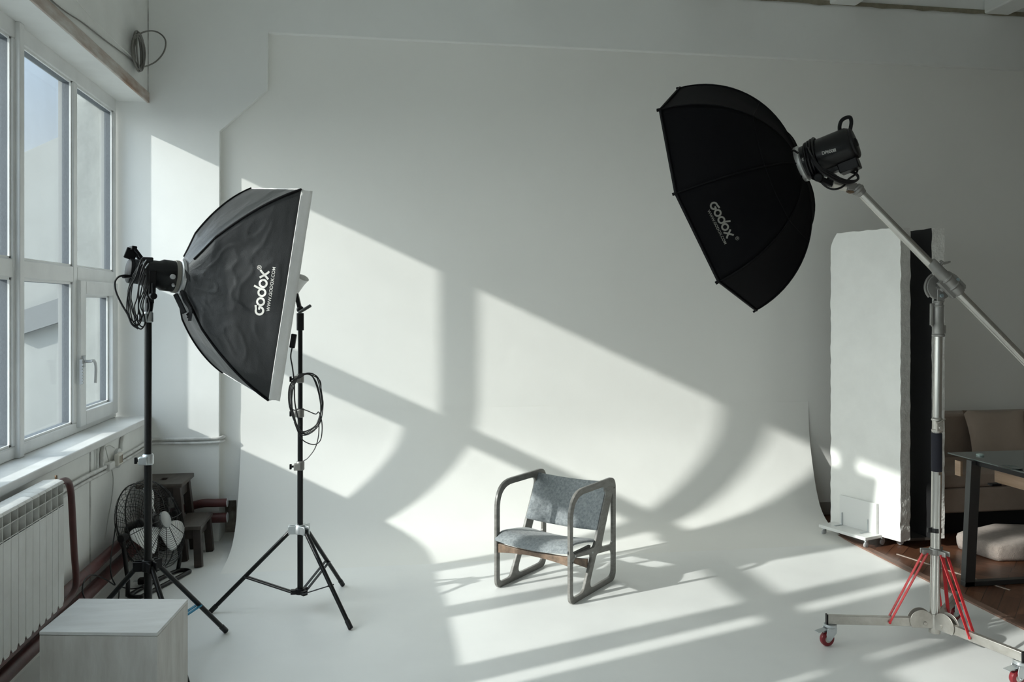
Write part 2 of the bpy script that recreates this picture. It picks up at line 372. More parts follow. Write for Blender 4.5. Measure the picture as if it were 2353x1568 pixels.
# ---- windows: units between main mullions, each with two lights and a transom
def frame_box(b, y0, y1, z0, z1, x0, x1): b.box(x0, y0, z0, x1, y1, z1)
ZB, T1, T2, ZT = .955, 1.794, 1.888, 2.985
GX = -1.845
def window(k, ya, yb, ym0, ym1, sashside):
    w_ = struct(bpy.data.objects.new('window_%d' % k, None)); col.objects.link(w_); w_.location = (XF, (ya + yb) / 2, .9); w_.empty_display_size = .1
    b = MB(); f0, f1 = -1.861, XF
    e_ = MB()
    A, B_ = ya - .045, yb + .045
    b.box(f0, A, .893, f1, B_, ZB); b.box(f0, A, ZT, f1, B_, 3.075)
    b.box(f0, A, ZB, f1, ya, ZT); b.box(f0, yb, ZB, f1, B_, ZT); b.box(f0, ym0, ZB, f1, ym1, ZT)
    for (a, c) in ((ya, ym0), (ym1, yb)): b.box(f0, a, T1, f1, c, T2)
    A2, B2 = A + .001, B_ - .001
    e_.box(-1.885, A2, .894, f0, B2, ZB); e_.box(-1.885, A2, ZT, f0, B2, 3.074); e_.box(-1.885, A2, ZB, f0, ya, ZT); e_.box(-1.885, yb, ZB, f0, B2, ZT); e_.box(-1.885, ym0, ZB, f0, ym1, ZT)
    for (a, c) in ((ya, ym0), (ym1, yb)): e_.box(-1.885, a, T1, f0, c, T2)
    e_.build('outer_frame', mat('darkened outer frame', (.30, .305, .30), .6), w_)  # outer half coloured darker to tone down its bright sunlit strip
    b.build('window_frame', PVC, w_, bevel=.006)
    # glazing beads
    b = MB(); g = MB(); gk = MB()
    for (a, c, z0, z1, isash) in ((ya, ym0, ZB, T1, sashside == 0), (ym1, yb, ZB, T1, sashside == 1), (ya, ym0, T2, ZT, 0), (ym1, yb, T2, ZT, 0)):
        if isash:
            s = MB(); e = .068; x1 = XF + .022; a2, c2, z02, z12 = a - .012, c + .012, z0 - .03, z1 + .015
            s.box(-1.86, a2, z02, x1, a2 + e + .03, z12); s.box(-1.86, c2 - e - .03, z02, x1, c2, z12)
            s.box(-1.86, a2 + e + .03, z02, x1, c2 - e - .03, z02 + e + .02); s.box(-1.86, a2 + e + .03, z12 - e - .02, x1, c2 - e - .03, z12)
            sh = s.build('sash', PVC, w_, bevel=.007)
            hy = a2 + .035; hz = (z0 + z1) / 2 - .06
            h = MB(); h.box(x1, hy - .014, hz - .03, x1 + .012, hy + .014, hz + .04); h.cyl((x1, hy, hz + .005), (x1 + .05, hy, hz + .005), .009)
            h.tube(cr_([(x1 + .05, hy - .008, hz + .008), (x1 + .055, hy + .03, hz + .004), (x1 + .056, hy + .055, hz - .035), (x1 + .052, hy + .06, hz - .13)], 5), [.009] * 8 + [.0085] * 8, 10)
            h.build('handle', SILVER, sh, bevel=.002)
            q = MB(); q.box(x1 - .004, a2 - .012, hz - .13, x1 + .012, a2 + .002, hz + .02)
            for i in range(7): q.box(x1 + .008, a2 - .016, hz - .125 + i * .018, x1 + .018, a2 + .0, hz - .115 + i * .018)
            q.build('stay_comb', SILVER, sh)
            a, c, z0, z1 = a2 + e + .03, c2 - e - .03, z02 + e + .02, z12 - e - .02
        bw = .012
        for bb, (dx0, dx1), ww in ((gk, (-1.8605, -1.822), .0124),):
            bb.box(dx0, a, z0, dx1, a + ww, z1); bb.box(dx0, c - ww, z0, dx1, c, z1); bb.box(dx0, a, z0, dx1, c, z0 + ww); bb.box(dx0, a, z1 - ww, dx1, c, z1)
        for bb, (dx0, dx1), ww in ((b, (-1.838, -1.812), bw),):
            bb.box(dx0, a, z0, dx1, a + ww, z1); bb.box(dx0, c - ww, z0, dx1, c, z1); bb.box(dx0, a, z0, dx1, c, z0 + ww); bb.box(dx0, a, z1 - ww, dx1, c, z1)
        g.box(-1.852, a, z0, -1.848, c, z1)
    b.build('glazing_bead', PVC, w_); gk.build('gasket', PVCD, w_); g.build('window_pane', GLASS, w_, smooth=0)
    return w_
window(1, 4.570, 6.03, 5.274, 5.338, 1)
window(2, 3.03, 4.453, 3.67, 3.80, None)
window(3, 1.30, 2.877, 2.04, 2.13, None)
for i, y in enumerate((-.88, -2.46)): window(4 + i, y + .045, y + 1.45, y + .70, y + .80, None)
# cover strips on the main mullions
b = MB()
for y0, y1 in ((4.505, 4.54), (2.948, 2.996)): b.box(XF - .02, y0 - .028, .893, XF + .022, y1 - .008, 3.07)
struct(b.build('trim_7', PVC, bevel=.004))
b = MB(); b.box(XF - .03, 4.536, 2.60, XF + .004, 4.552, 3.06)
struct(b.build('trim_8', mat('printed strip', (.62, .64, .64), .4), smooth=0))
b = MB(); b.box(XF - .02, 4.534, 2.86, XF + .0055, 4.5535, 2.985); b.box(XF - .02, 4.534, 2.62, XF + .0055, 4.5535, 2.645)
struct(b.build('trim_9', mat('blue print', (.05, .13, .22), .4), smooth=0))
b = MB(); b.box(XF - .02, 4.534, 2.73, XF + .0055, 4.5535, 2.775)
struct(b.build('trim_10', mat('red print', (.35, .08, .06), .4), smooth=0))
# unseen board added in the third window to shade the near floor
b = MB(); b.box(-1.79, 2.20, .895, -1.772, 2.775, 2.95); tag(b.build('added_shade_board', mat('white board', (.7, .7, .69), .6), smooth=0, bevel=.003), 'tall unseen white board added on the sill in the third window to block sun', 'board')

# ---- outside
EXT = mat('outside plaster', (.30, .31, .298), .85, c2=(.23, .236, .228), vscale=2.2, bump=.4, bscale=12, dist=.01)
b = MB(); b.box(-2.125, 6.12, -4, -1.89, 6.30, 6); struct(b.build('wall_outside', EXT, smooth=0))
b = MB(); b.prism([(-14, 13, -4), (-3.2, 13, -4), (-3.2, 13, 4.75), (-3.7, 13, 4.6), (-9, 13, 1.9), (-14, 13, 0)], (0, 4, 0))
tag(b.build('neighbouring_building', mat('pale render', (.36, .37, .36), .8, c2=(.31, .32, .31), vscale=.6), smooth=0), 'pale neighbouring building with sloping roofline seen through the window', 'building')
ax0 = thing('shadow_band_wall', 'lower pale wall outside the window with a sloping shadow painted as a grey band', 'building', (-5, 10.6, -4))  # added wall that carries the painted shadow band
b = MB(); P = [ony(u, v, 10.6) for u, v in ((20, 775), (175, 725))]; b.prism([V((P[0].x - 3, 10.6, -4)), V((P[1].x, 10.6, -4)), P[1], V((P[0].x - 3, 10.6, P[0].z - .9))], (0, 1, 0)); b.build('wall_face', MATS['pale render'], ax0, smooth=0)
b = MB(); P = [ony(u, v, 10.5) for u, v in ((20, 778), (175, 728), (175, 672), (20, 724))]; b.prism(P, (0, 1.2, 0)); b.build('shadow_band', mat('grey eave', (.19, .20, .205), .7), ax0, smooth=0)  # grey strip in place of a sloping shadow on the outside wall
b = MB(); b.box(-80, -60, -4.2, -2.3, 80, -4); struct(b.build('ground', mat('pale ground', (.42, .43, .42), .9, var=.15), smooth=0))

# ================================================================== SOFTBOX, LIGHT AND STAND ON THE LEFT
def logo_strokes():
    """strokes of the lettering in units of the letter radius, letters 2.05 apart: list of closed outlines"""
    out = []; wd = .23
    def arc(cx, cy_, r, a0, a1, n=26): return [(cx + r * math.cos(R(a0 + (a1 - a0) * i / n)), cy_ + r * math.sin(R(a0 + (a1 - a0) * i / n))) for i in range(n + 1)]
    def band(pts, hw):
        L, Q = [], []
        for i, p in enumerate(pts):
            a = pts[max(0, i - 1)]; b2 = pts[min(len(pts) - 1, i + 1)]; dx, dy = b2[0] - a[0], b2[1] - a[1]; l = math.hypot(dx, dy); nx, ny = -dy / l * hw, dx / l * hw
            L.append((p[0] + nx, p[1] + ny)); Q.append((p[0] - nx, p[1] - ny))
        out.append((L, Q))
    r = .78
    band([(1.15, 1.0), (.7, .93)] + arc(0, 0, .84, 75, 345), wd); band([(.84, -.2), (.92, .22)], wd); band([(.95, .12), (.22, .12)], wd * .95)
    band(arc(2.05, 0, r, 0, 360, 36), wd); band(arc(4.1, 0, r, 0, 360, 36), wd); band([(4.9, .1), (5.02, .9), (5.42, 1.95)], wd * .95)
    band(arc(6.15, 0, r, 0, 360, 36), wd)
    band([(7.35, .95), (7.7, .5), (8.6, -.7), (9.0, -.95)], wd); band([(9.05, 1.0), (8.6, .6), (7.6, -.6), (7.2, -1.0)], wd)
    return out
def make_logo(parent, surf, nrm, o, e1, e2, unit, s0, t0, m, url_o, url_e1, url_e2, url_size, reg):
    b = MB(); s, t = s0, t0; lay = 0
    def P(x, y, h=.0018):
        nonlocal s, t
        u = o[0] + (e1[0] * x + e2[0] * y) * unit; v = o[1] + (e1[1] * x + e2[1] * y) * unit
        s1, t1 = solve(surf, u, v, s0, t0); p = surf(s1, t1); return p + nrm(s1, t1) * h
    for L, Q in logo_strokes():
        lay += 1; n = len(L); h = .0016 + .00012 * lay
        b.add([P(*p, h) for p in L] + [P(*p, h) for p in Q], [(i, i + 1, n + i + 1, n + i) for i in range(n - 1)])
    b.build('printed_logo', m, parent, smooth=0)
    def fm(x, y, z):
        u = url_o[0] + (url_e1[0] * x + url_e2[0] * y) * url_size; v = url_o[1] + (url_e1[1] * x + url_e2[1] * y) * url_size
        s1, t1 = solve(surf, u, v, s0, t0); return surf(s1, t1) + nrm(s1, t1) * .0018
    textmesh('printed_web_address', 'WWW.GODOX.COM', fm, m, parent, size=1, bold=.012)
    def fr(x, y, z):
        u = reg[0] + (e1[0] * x + e2[0] * y) * reg[2]; v = reg[1] + (e1[1] * x + e2[1] * y) * reg[2]
        s1, t1 = solve(surf, u, v, s0, t0); return surf(s1, t1) + nrm(s1, t1) * .0018
    textmesh('printed_mark', '®', fr, m, parent, size=1)
def nrm_of(surf, out_dir):
    def f(s, t):
        e = .01; p = surf(s, t); n = (surf(s + e, t) - p).cross(surf(s, t + e) - p).normalized()
        return n if n.dot(out_dir) > 0 else -n
    return f
FAB = mat('black softbox fabric', (.016, .0175, .019), .42, bump=.5, bscale=230, spec=.6, dist=.0015, sheen=.12)
FABM = mat('black softbox fabric matt', (.0035, .0035, .0045), .8, bump=.15, bscale=160, spec=.12, dist=.001)
SEAM = mat('black piping', (.004, .004, .005), .7, spec=.15)
LIP = mat('silver white lip fabric', (.93, .93, .92), .42, c2=(.84, .84, .83), vscale=5, bump=.3, bscale=18, dist=.006)
DIFF = mat('white diffuser cloth', (.82, .82, .81), .7)
LOGO = mat('pale print', (.84, .83, .79), .6)
LOGO2 = mat('grey print', (.24, .235, .21), .7)

# --- rectangular softbox
TA, TB_, TC = at(718, 441, 3.92), at(643, 921, 3.95), at(600, 439, 4.49)
eV = (TB_ - TA); eH = (TC - TA); eH = eH - eV.normalized() * eH.dot(eV.normalized())
nS = eV.cross(eH).normalized()
if nS.dot(RT) < 0: nS = -nS
lipd = .055
cS = TA + (eV + eH) / 2
rS = at(418, 638, 3.97)               # centre of the mounting ring
aS = nS.copy()
LS = (cS - rS).dot(aS)
offS = (cS - rS) - aS * LS
hv_, hh_ = eV / 2, eH / 2
sb = thing('softbox', 'black rectangular softbox with white rim on the stand by the window', 'softbox', rS)
def sec(s):
    g = s + .42 * s * (1 - s)
    g = g ** .9; r0v, r0h = .085 / hv_.length, .085 / hh_.length
    return r0v + (1 - r0v) * g, r0h + (1 - r0h) * g
def sbp(s, pv, ph, wr=True):  # pv, ph in -1..1 on the section
    s = min(max(s, 0), 1); gv, gh = sec(s); L1 = LS - lipd
    rd = max(0, 1 - s * 5); l = math.hypot(pv, ph)
    k = 1 - rd * (1 - 1 / max(l, 1e-6)) if l > 1 else 1
    p = rS + aS * (L1 * s) + offS * s + hv_ * (gv * pv * k) + hh_ * (gh * ph * k)
    # cloth sags inward between the rods
    edge = max(abs(pv), abs(ph)); other = min(abs(pv), abs(ph))
    d = (hv_.normalized() * (pv if abs(pv) >= abs(ph) else 0) + hh_.normalized() * (ph if abs(ph) > abs(pv) else 0))
    if d.length > 0: d.normalize()
    sag = (1 - other ** 2) * math.sin(math.pi * min(1, s * 1.02)) * .022
    p -= d * sag
    if wr:
        q = V((pv * 2.2, ph * 2.2, s * 3.2)); m = (1 - other ** 6) * min(1, s * 6) * min(1, (1 - s) * 8)
        p += d * m * (.010 * noise.noise(q * .9 + V((3, 1, 7))) + .0035 * (1 - abs(noise.noise(q * 1.6 + V((2, 9, 4))))) ** 9 + .0012 * noise.noise(q * 5) + .007 * math.sin(7 * (pv if abs(ph) > .9 else ph) + 1.3) * max(0, .7 - s))
    return p
def sbpanel(name, fn, n1=70, n2=70):
    b = MB(); P = []; Fs = []
    for i in range(n1 + 1):
        for j in range(n2 + 1): P.append(fn(i / n1, j / n2))
    for i in range(n1):
        for j in range(n2): a = i * (n2 + 1) + j; Fs.append((a, a + 1, a + n2 + 2, a + n2 + 1))
    b.add(P, Fs); o = b.build(name, FAB, sb, smooth=180)
    q = o.modifiers.new('Solid', 'SOLIDIFY'); q.thickness = .002
    return o
# sides: near (ph=-1), far (ph=+1), top (pv=-1), bottom (pv=+1)
near_surf = lambda s, t: sbp(s, 2 * t - 1, -1)
sbpanel('side_panel', near_surf); sbpanel('side_panel', lambda s, t: sbp(s, 2 * t - 1, 1), 40, 40)
sbpanel('side_panel', lambda s, t: sbp(s, -1, 2 * t - 1), 50, 40); sbpanel('side_panel', lambda s, t: sbp(s, 1, 2 * t - 1), 50, 40)
for pv in (-1, 1):
    for ph in (-1, 1):
        b = MB(); b.tube([sbp(.05 + .95 * i / 24, pv, ph, False) + (hv_.normalized() * pv + hh_.normalized() * ph) * .002 for i in range(25)], .0055, 8); b.build('corner_rod', SEAM, sb)
rim = [cS - hv_ - hh_, cS + hv_ - hh_, cS + hv_ + hh_, cS - hv_ + hh_]
b = MB(); P = []; Fs = []; NS = 30
for k in range(4):
    for j in range(NS):
        p = rim[k].lerp(rim[(k + 1) % 4], j / NS)
        for q in range(4):
            d = (p - cS).normalized(); wv = .003 * noise.noise(V((k * 3.1 + j * .4, q * .7, 0)))
            P.append(p - aS * lipd * (1 - q / 3) + d * (wv + (.004 if q in (0, 3) else 0)))
m_ = 4 * NS
for i in range(m_):
    for q in range(3): a = i * 4 + q; c_ = ((i + 1) % m_) * 4 + q; Fs.append((a, c_, c_ + 1, a + 1))
b.add(P, Fs); lp = b.build('rim', LIP, sb, smooth=50); q = lp.modifiers.new('Solid', 'SOLIDIFY'); q.thickness = .003
b = MB(); b.prism([cS + (r_ - cS) * .985 - aS * .035 for r_ in rim], aS * .002); b.build('diffuser', DIFF, sb)
make_logo(sb, near_surf, nrm_of(near_surf, -hh_), (596.4, 714.4), (.137, -.99), (-.99, -.137), 10.3, .8, .55, LOGO,
          (619.5, 716), (.139, -.99), (-.99, -.139), 10.6, (600.5, 620.5, 14))
b = MB(); b.lathe(rS - aS * .02, aS, [(0, .075), (.006, .085), (.02, .085), (.024, .08)], 36); b.build('mounting_ring', SILVER, sb)
b = MB()
for k in range(3):
    q_ = cr_([at(416 + 5 * k, 668, 3.90 + .02 * k), at(424 + 6 * k, 690, 3.88 + .02 * k), at(437 + 3 * k, 712, 3.87 + .02 * k), at(436 - 3 * k, 738 - 6 * k, 3.86 + .02 * k)], 5)
    for i_ in range(len(q_) - 1): b.bar(q_[i_], q_[i_ + 1], .016, .0018, FW + UP * .3)
b.build('strap', BLACKP, sb)
b = MB(); b.bar(at(403, 676, 3.88), at(424, 720, 3.86), .022, .012, (0, 1, 0)); b.build('rod_socket', BLACKP, sb, bevel=.003)
b = MB(); b.prism([at(424, 618, 3.865), at(436, 633, 3.86), at(437, 648, 3.86), at(428, 640, 3.865)], FW * .004); b.build('flap', BLACKP, sb, bevel=.001)

# --- studio light in front of the softbox
def axpts(o, ax, d, up=UP):
    side = ax.cross(up).normalized(); u = side.cross(ax).normalized(); return side, u
lt = thing('studio_light', 'black studio light with looped cable in front of the rectangular softbox', 'studio light', rS - aS * .02 - aS * .16)
o0 = rS - aS * .022
bk = -aS
b = MB(); b.lathe(o0, bk, [(0, .078), (.018, .078), (.018, .074)], 36); b.build('collar_ring', mat('tan grey ring', (.22, .21, .185), .5), lt)
b = MB(); b.lathe(o0 + bk * .018, bk, [(0, .074), (.050, .074), (.068, .064), (.140, .0615), (.145, .057)], 40); b.build('housing', BLACK, lt, bevel=.0)
b = MB()
for i in range(7): b.lathe(o0 + bk * (.163 + i * .0055), bk, [(0, .057), (.003, .057)], 32)
b.lathe(o0 + bk * .155, bk, [(0, .050), (.055, .050)], 24); b.build('cooling_fins', mat('grey fins', (.06, .062, .065), .4, .3), lt)
b = MB(); b.lathe(o0 + bk * .204, bk, [(0, .059), (.012, .057), (.018, .047)], 32); b.build('rear_panel', BLACKP, lt)
sd_, up_ = axpts(o0, bk, 0)
b = MB(); hb = o0 + bk * .185 + up_ * .052
for s_ in (-.026, .026): b.bar(hb + sd_ * s_ - bk * .028 - up_ * .004, hb + sd_ * s_ + bk * .022 + up_ * .050, .014, .020, sd_)
b.bar(hb + bk * .024 + up_ * .052 - sd_ * .034, hb + bk * .024 + up_ * .052 + sd_ * .034, .024, .020, up_)
b.bar(hb + bk * .024 + up_ * .050, hb + bk * .036 - up_ * .0, .05, .010, sd_); b.build('handle', BLACKP, lt, bevel=.004)
def cylsurf(o, ax, r, up):
    side, u = axpts(o, ax, 0, up)
    return lambda s, t: o + ax * s + (side * math.cos(t) + u * math.sin(t)) * r
cs = cylsurf(o0, bk, .0608, UP)
# angle facing the camera
tt = min(range(0, 360, 5), key=lambda a: (cs(.13, R(a)) - V((0, 0, HC))).length)
def lightmap(o_, e1, e2, size, surf, s0, t0, r, oo, ax):
    def f(x, y, z):
        u = o_[0] + (e1[0] * x + e2[0] * y) * size; v = o_[1] + (e1[1] * x + e2[1] * y) * size
        s1, t1 = solve(surf, u, v, s0, t0); p = surf(s1, t1); q = p - oo; q = (q - ax * q.dot(ax)).normalized(); return p + q * .0008
    return f
GREYP = mat('grey print on light', (.32, .33, .33), .6)
textmesh('printed_brand', 'Godox', lightmap((326, 631), (1, .03), (.03, -1), 9, cs, .16, R(tt), .06, o0, bk), GREYP, lt, bold=.02)
textmesh('printed_model', 'SL100D', lightmap((354, 634), (1, .03), (.03, -1), 10, cs, .12, R(tt), .06, o0, bk), GREYP, lt, bold=.02)
fd = (cs(.04, R(tt)) - (o0 + bk * .04)).normalized()
b = MB(); b.cyl(o0 + bk * .04 + fd * .07, o0 + bk * .04 + fd * .088, .012); b.cyl(o0 + bk * .03 + (fd * .85 - up_ * .5) * .07, o0 + bk * .03 + (fd * .85 - up_ * .5) * .086, .007); b.build('release_button', SILVER, lt, bevel=.002)
hd = V((-1.062, 4.05, 0))
yb0 = o0 + bk * .125
b = MB()
for s_ in (-1, 1):
    b.bar(yb0 + sd_ * .066 * s_ + UP * .01, yb0 + sd_ * .05 * s_ - UP * .11, .03, .008, sd_)
b.bar(yb0 + sd_ * .055 - UP * .11, yb0 - sd_ * .055 - UP * .11, .035, .012)
b.cyl(V((yb0.x, yb0.y, 1.665)), V((hd.x, hd.y, 1.61)), .019, .017); b.bar(V((yb0.x, yb0.y, 1.665)), yb0 - UP * .11, .034, .034, sd_)
b.tube(cr_([yb0 + sd_ * -.0 - UP * .04 + fd * .075, yb0 - UP * .09 + fd * .078, yb0 - UP * .115 + fd * .06], 5), .008, 8)
b.build('yoke', BLACKP, lt, bevel=.002)
b = MB(); b.cyl(yb0 + fd * .055 - UP * .10, yb0 + fd * .09 - UP * .10, .015); b.build('tilt_knob', BLACKP, lt, bevel=.003)
# cable bundle
random.seed(7)
cb = MB(); dd = 3.70
ctl = lambda pts, d=dd: [at(u, v, d + o_) for u, v, o_ in pts]
cb.tube(cr_(ctl([(303, 636, .07), (288, 633, .03), (272, 637, 0), (264, 650, 0), (267, 672, 0), (280, 700, 0), (293, 722, .02), (303, 745, .02), (318, 756, .03)]), 8), .0042, 7)
cb.cyl(at(300, 635, 3.775), at(283, 636, 3.72), .0075)
for k in range(6):
    tp = (326 + 2.2 * k, 593 + random.random() * 6); bt = (308 + 4 * k, 735 + random.random() * 26); wl = 6 + 3.0 * k; o1 = .012 * k; jx = random.uniform(-7, 7)
    pts = [(tp[0] - 3, tp[1] + 6, o1), (tp[0] - 16 - k + jx, tp[1] + 40, o1), (294 + 3 * k + jx, 668 + 3 * k, o1 + .01), (291 + 3.6 * k, 706, o1), (bt[0] - 12, bt[1] - 12, o1), (bt[0], bt[1], o1 + .01), (bt[0] + 9, bt[1] - 16, o1 + .03), (316 + 4.4 * k + jx, 700, o1 + .03), (322 + 3.4 * k - jx, 655, o1 + .02), (tp[0] + 6, tp[1] + 22, o1 + .01), (tp[0] + 2, tp[1], o1)]
    cb.tube(cr_(ctl(pts, 3.72), 8, True), .0030, 7, True)
cbo = cb.build('power_cable', RUBBER, None); tag(cbo, 'black power cable hanging in loops from the studio light by the window', 'cable')
b = MB(); b.bar(at(327, 596, 3.73), at(352, 597, 3.74), .02, .018, FW); b.build('plug_body', BLACKP, cbo, bevel=.004)
b = MB(); b.cyl(at(336, 598, 3.71), at(329, 607, 3.68), .0025); b.cyl(at(341, 606, 3.71), at(334, 616, 3.68), .0025); b.build('plug_pin', ZINC, cbo)

# --- light stands
def light_stand(name, label, c, feet, hubz, lowz, top, rads, clamps, brace, bfrac, group):
    s = thing(name, label, 'light stand', (c[0], c[1], 0), group)
    C_ = V((c[0], c[1], 0))
    zs = [lowz] + [z for z in clamps] + [top]
    for i in range(len(zs) - 1):
        b = MB(); b.cyl(C_ + UP * zs[i], C_ + UP * zs[i + 1], rads[i], n=24); b.build('pole', BLACK, s)
    for z in clamps:
        i = clamps.index(z); b = MB(); b.lathe(C_ + UP * (z - .028), UP, [(0, rads[i] + .003), (.002, rads[i] + .007), (.045, rads[i] + .007), (.05, rads[i] + .003)], 24)
        b.box(C_.x - rads[i] - .016, C_.y - rads[i] - .02, z - .024, C_.x + .004, C_.y - .002, z + .012); cl_ = b.build('clamp', ZINC if 'window' in label else CAST, s, bevel=.003)
        b = MB(); kd = -RT * .9 - FW * .4; b.cyl(C_ + UP * (z - .006) + kd * .02, C_ + UP * (z - .006) + kd * .048, .006); b.ob(C_ + UP * (z - .006) + kd * .052, kd * .006, UP * .015, FW * .005); b.build('knob', BLACKP, cl_, bevel=.003)
    b = MB(); b.lathe(C_ + UP * (hubz - .025), UP, [(0, .022), (.004, .03), (.04, .03), (.052, .024)], 24)
    for f in feet:
        d = V((f[0], f[1], 0)) - C_; d.z = 0; d.normalize(); sde = d.cross(UP)
        for q in (-1, 1): b.ob(C_ + d * .04 + UP * hubz + sde * .015 * q, d * .022, sde * .004, UP * .022)
    b.build('hub', ZINC if 'second' in label else BLACKP, s, bevel=.002)
    b = MB(); b.lathe(C_ + UP * (lowz - .012), UP, [(0, .026), (.03, .026)], 24)
    for f in feet:
        d = V((f[0], f[1], 0)) - C_; d.z = 0; d.normalize(); sde = d.cross(UP); b.ob(C_ + d * .03 + UP * lowz, d * .02, sde * .014, UP * .012)
    b.build('brace_hub', BLACKP, s, bevel=.002)
    for f in feet:
        d = V((f[0], f[1], 0)) - C_; L = d.length; d.normalize(); sde = d.cross(UP)
        p0 = C_ + d * .045 + UP * hubz; p1 = C_ + d * L + UP * .012
        b = MB(); b.cyl(p0, p1, .0115, n=18); lg = b.build('leg', BLACK, s)
        n = (p1 - p0).normalized(); b = MB(); b.cyl(p1 - n * .04, p1 + n * .006, .0135, n=18); b.build('foot_cap', RUBBER, lg, bevel=.002)
        m_ = p0.lerp(p1, bfrac); q0 = C_ + d * .045 + UP * lowz
        b = MB()
        for q in (-1, 1): b.bar(q0 + sde * .013 * q, m_ + sde * .013 * q, .006, .013, sde)
        b.cyl(m_ - sde * .018, m_ + sde * .018, .004); b.build('brace', brace, s)
    return s
BLUE = mat('blue brace', (.025, .24, .40), .35)
DGREY = mat('dark grey brace', (.035, .037, .04), .4, .3)
light_stand('light_stand', 'black tripod light stand with blue braces carrying the rectangular softbox by the window', (-1.062, 4.05), [(-.779, 4.386), (-1.49, 4.06), (-.79, 3.67)], .457, .13, 1.62, [.0175, .0160, .0150], [.95, 1.605], BLUE, .60, 'tripod light stands')
light_stand('light_stand', 'second black tripod light stand, bare at the top, behind the rectangular softbox', (-.438, 4.67), [(-.906, 4.678), (-.157, 4.329), (-.227, 5.01)], .435, .095, 1.56, [.0155, .0140, .0130, .0125], [.786, 1.074, 1.262], DGREY, .58, 'tripod light stands')
# holder on the second stand
C2 = V((-.438, 4.67, 0))
hl = thing('lamp_holder', 'black lamp holder with small grey cone reflector on the second light stand', 'lamp holder', C2 + UP * 1.56)
b = MB(); b.cyl(C2 + UP * 1.52, C2 + UP * 1.615, .0195); b.sph(C2 + UP * 1.635, .02); b.build('socket_block', BLACKP, hl, bevel=.003)
b = MB(); b.tube([at(688, 718, 4.48), at(700, 711, 4.44), at(713, 703, 4.42)], [.008, .0085, .0085], 12); b.build('tilt_handle', mat('dark grey handle', (.05, .055, .055), .5), hl)
b = MB(); ax = (at(699, 634, 4.50) - at(680, 672, 4.54)).normalized(); b.lathe(at(680, 672, 4.54), ax, [(0, .014), (.06, .022), (.095, .031), (.098, .033), (.100, .030), (.06, .019), (.01, .012)], 28); b.build('cone_reflector', mat('grey white reflector', (.78, .78, .77), .5), hl)
b = MB(); b.bar(C2 + UP * 1.63, at(680, 672, 4.54), .02, .02, FW); b.build('arm', BLACKP, hl)
# cable of the second stand
random.seed(3)
cb = MB()
cb.tube(cr_([at(u, v, d) for u, v, d in ((671, 800, 4.42), (668, 820, 4.42), (672, 845, 4.42), (676, 880, 4.44), (677, 920, 4.45), (682, 950, 4.46), (690, 980, 4.46))], 8), .0038, 7)
for k in range(5):
    x = k * 1.9; o_ = .012 * k; j1, j2, j3 = (random.uniform(-5, 5) for _ in range(3))
    pts = [(690, 868 - 2 * k), (706 + 2 * k, 860 + j1 * .5), (720 + 2 * x, 872 + j1), (732 + x * .8 + j2 * .6, 905), (738 + x * .5 + j3 * .5, 945 - 4 * k), (732 + j1, 972 + j2), (712 + j3, 988 + k * 2), (690 + j2, 990 + 2 * k), (676 + j1 * .5, 962), (664 + x * .9 + j2 * .4, 930), (664 + 1.2 * x, 895 + j3), (674 + x, 874)]
    cb.tube(cr_([at(u, v, 4.38 + o_) for u, v in pts], 7, True), .0028, 7, True)
cb.tube(cr_([at(u, v, 4.39) for u, v in ((664, 935), (676, 943), (690, 940), (705, 944), (725, 952), (733, 948), (740, 975), (737, 1010), (722, 1022), (700, 1015), (688, 1000), (676, 970))], 8), .0028, 7)
cb.tube(cr_([at(u, v, 4.40) for u, v in ((733, 960), (732, 1000), (724, 1030), (708, 1052), (697, 1060))], 8), .0028, 7)
cbo = cb.build('power_cable', RUBBER, None); tag(cbo, 'black cable wound in a coil on the second light stand', 'cable')
b = MB(); b.bar(at(671, 800, 4.42), at(676, 768, 4.42), .028, .02, FW); b.build('switch', BLACKP, cbo, bevel=.004)

# ================================================================== OCTAGONAL SOFTBOX ON THE BOOM
c8 = at(1644.967, 455.569, 4.223)
M8 = ((-.29955, -.51718, -.80175), (.94958, -.08005, -.30314), (.09259, -.85213, .51508))
P8, Q8, N8 = (camdir(*[M8[r][k] for r in range(3)]) for k in range(3))
N8 = -N8; R8 = .6; L8 = .435; ph8 = R(80)
o8 = c8 + N8 * L8
ob8 = thing('softbox', 'large black octagonal softbox hanging from the boom arm', 'softbox', o8)
def rib8(k, s, grow=0):
    a = k * math.pi / 4; d = P8 * math.cos(a) + Q8 * math.sin(a)
    rr = .085 + (R8 - .085) * (math.sin(s * ph8) / math.sin(ph8)); ax = L8 * (1 - (1 - math.cos(s * ph8)) / (1 - math.cos(ph8)))
    return c8 + N8 * ax + d * (rr + grow)
def pan8(k):
    def f(s, t):
        a, b_ = rib8(k, s), rib8(k + 1, s); p = a.lerp(b_, t)
        m = (1 - (2 * t - 1) ** 2) * math.sin(math.pi * min(max(s, 0), 1)); inw = (c8 + N8 * .1 - p).normalized()
        return p + inw * (.012 * m + .006 * m * noise.noise(V((t * 2, s * 2.5, k * 1.7))))
    return f
for k in range(8):
    b = MB(); P = []; Fs = []; n1, n2 = 30, 16; f = pan8(k)
    for i in range(n1 + 1):
        for j in range(n2 + 1): P.append(f(i / n1, j / n2))
    for i in range(n1):
        for j in range(n2): a = i * (n2 + 1) + j; Fs.append((a, a + 1, a + n2 + 2, a + n2 + 1))
    b.add(P, Fs); o = b.build('side_panel', FABM, ob8, smooth=180); q = o.modifiers.new('Solid', 'SOLIDIFY'); q.thickness = .002
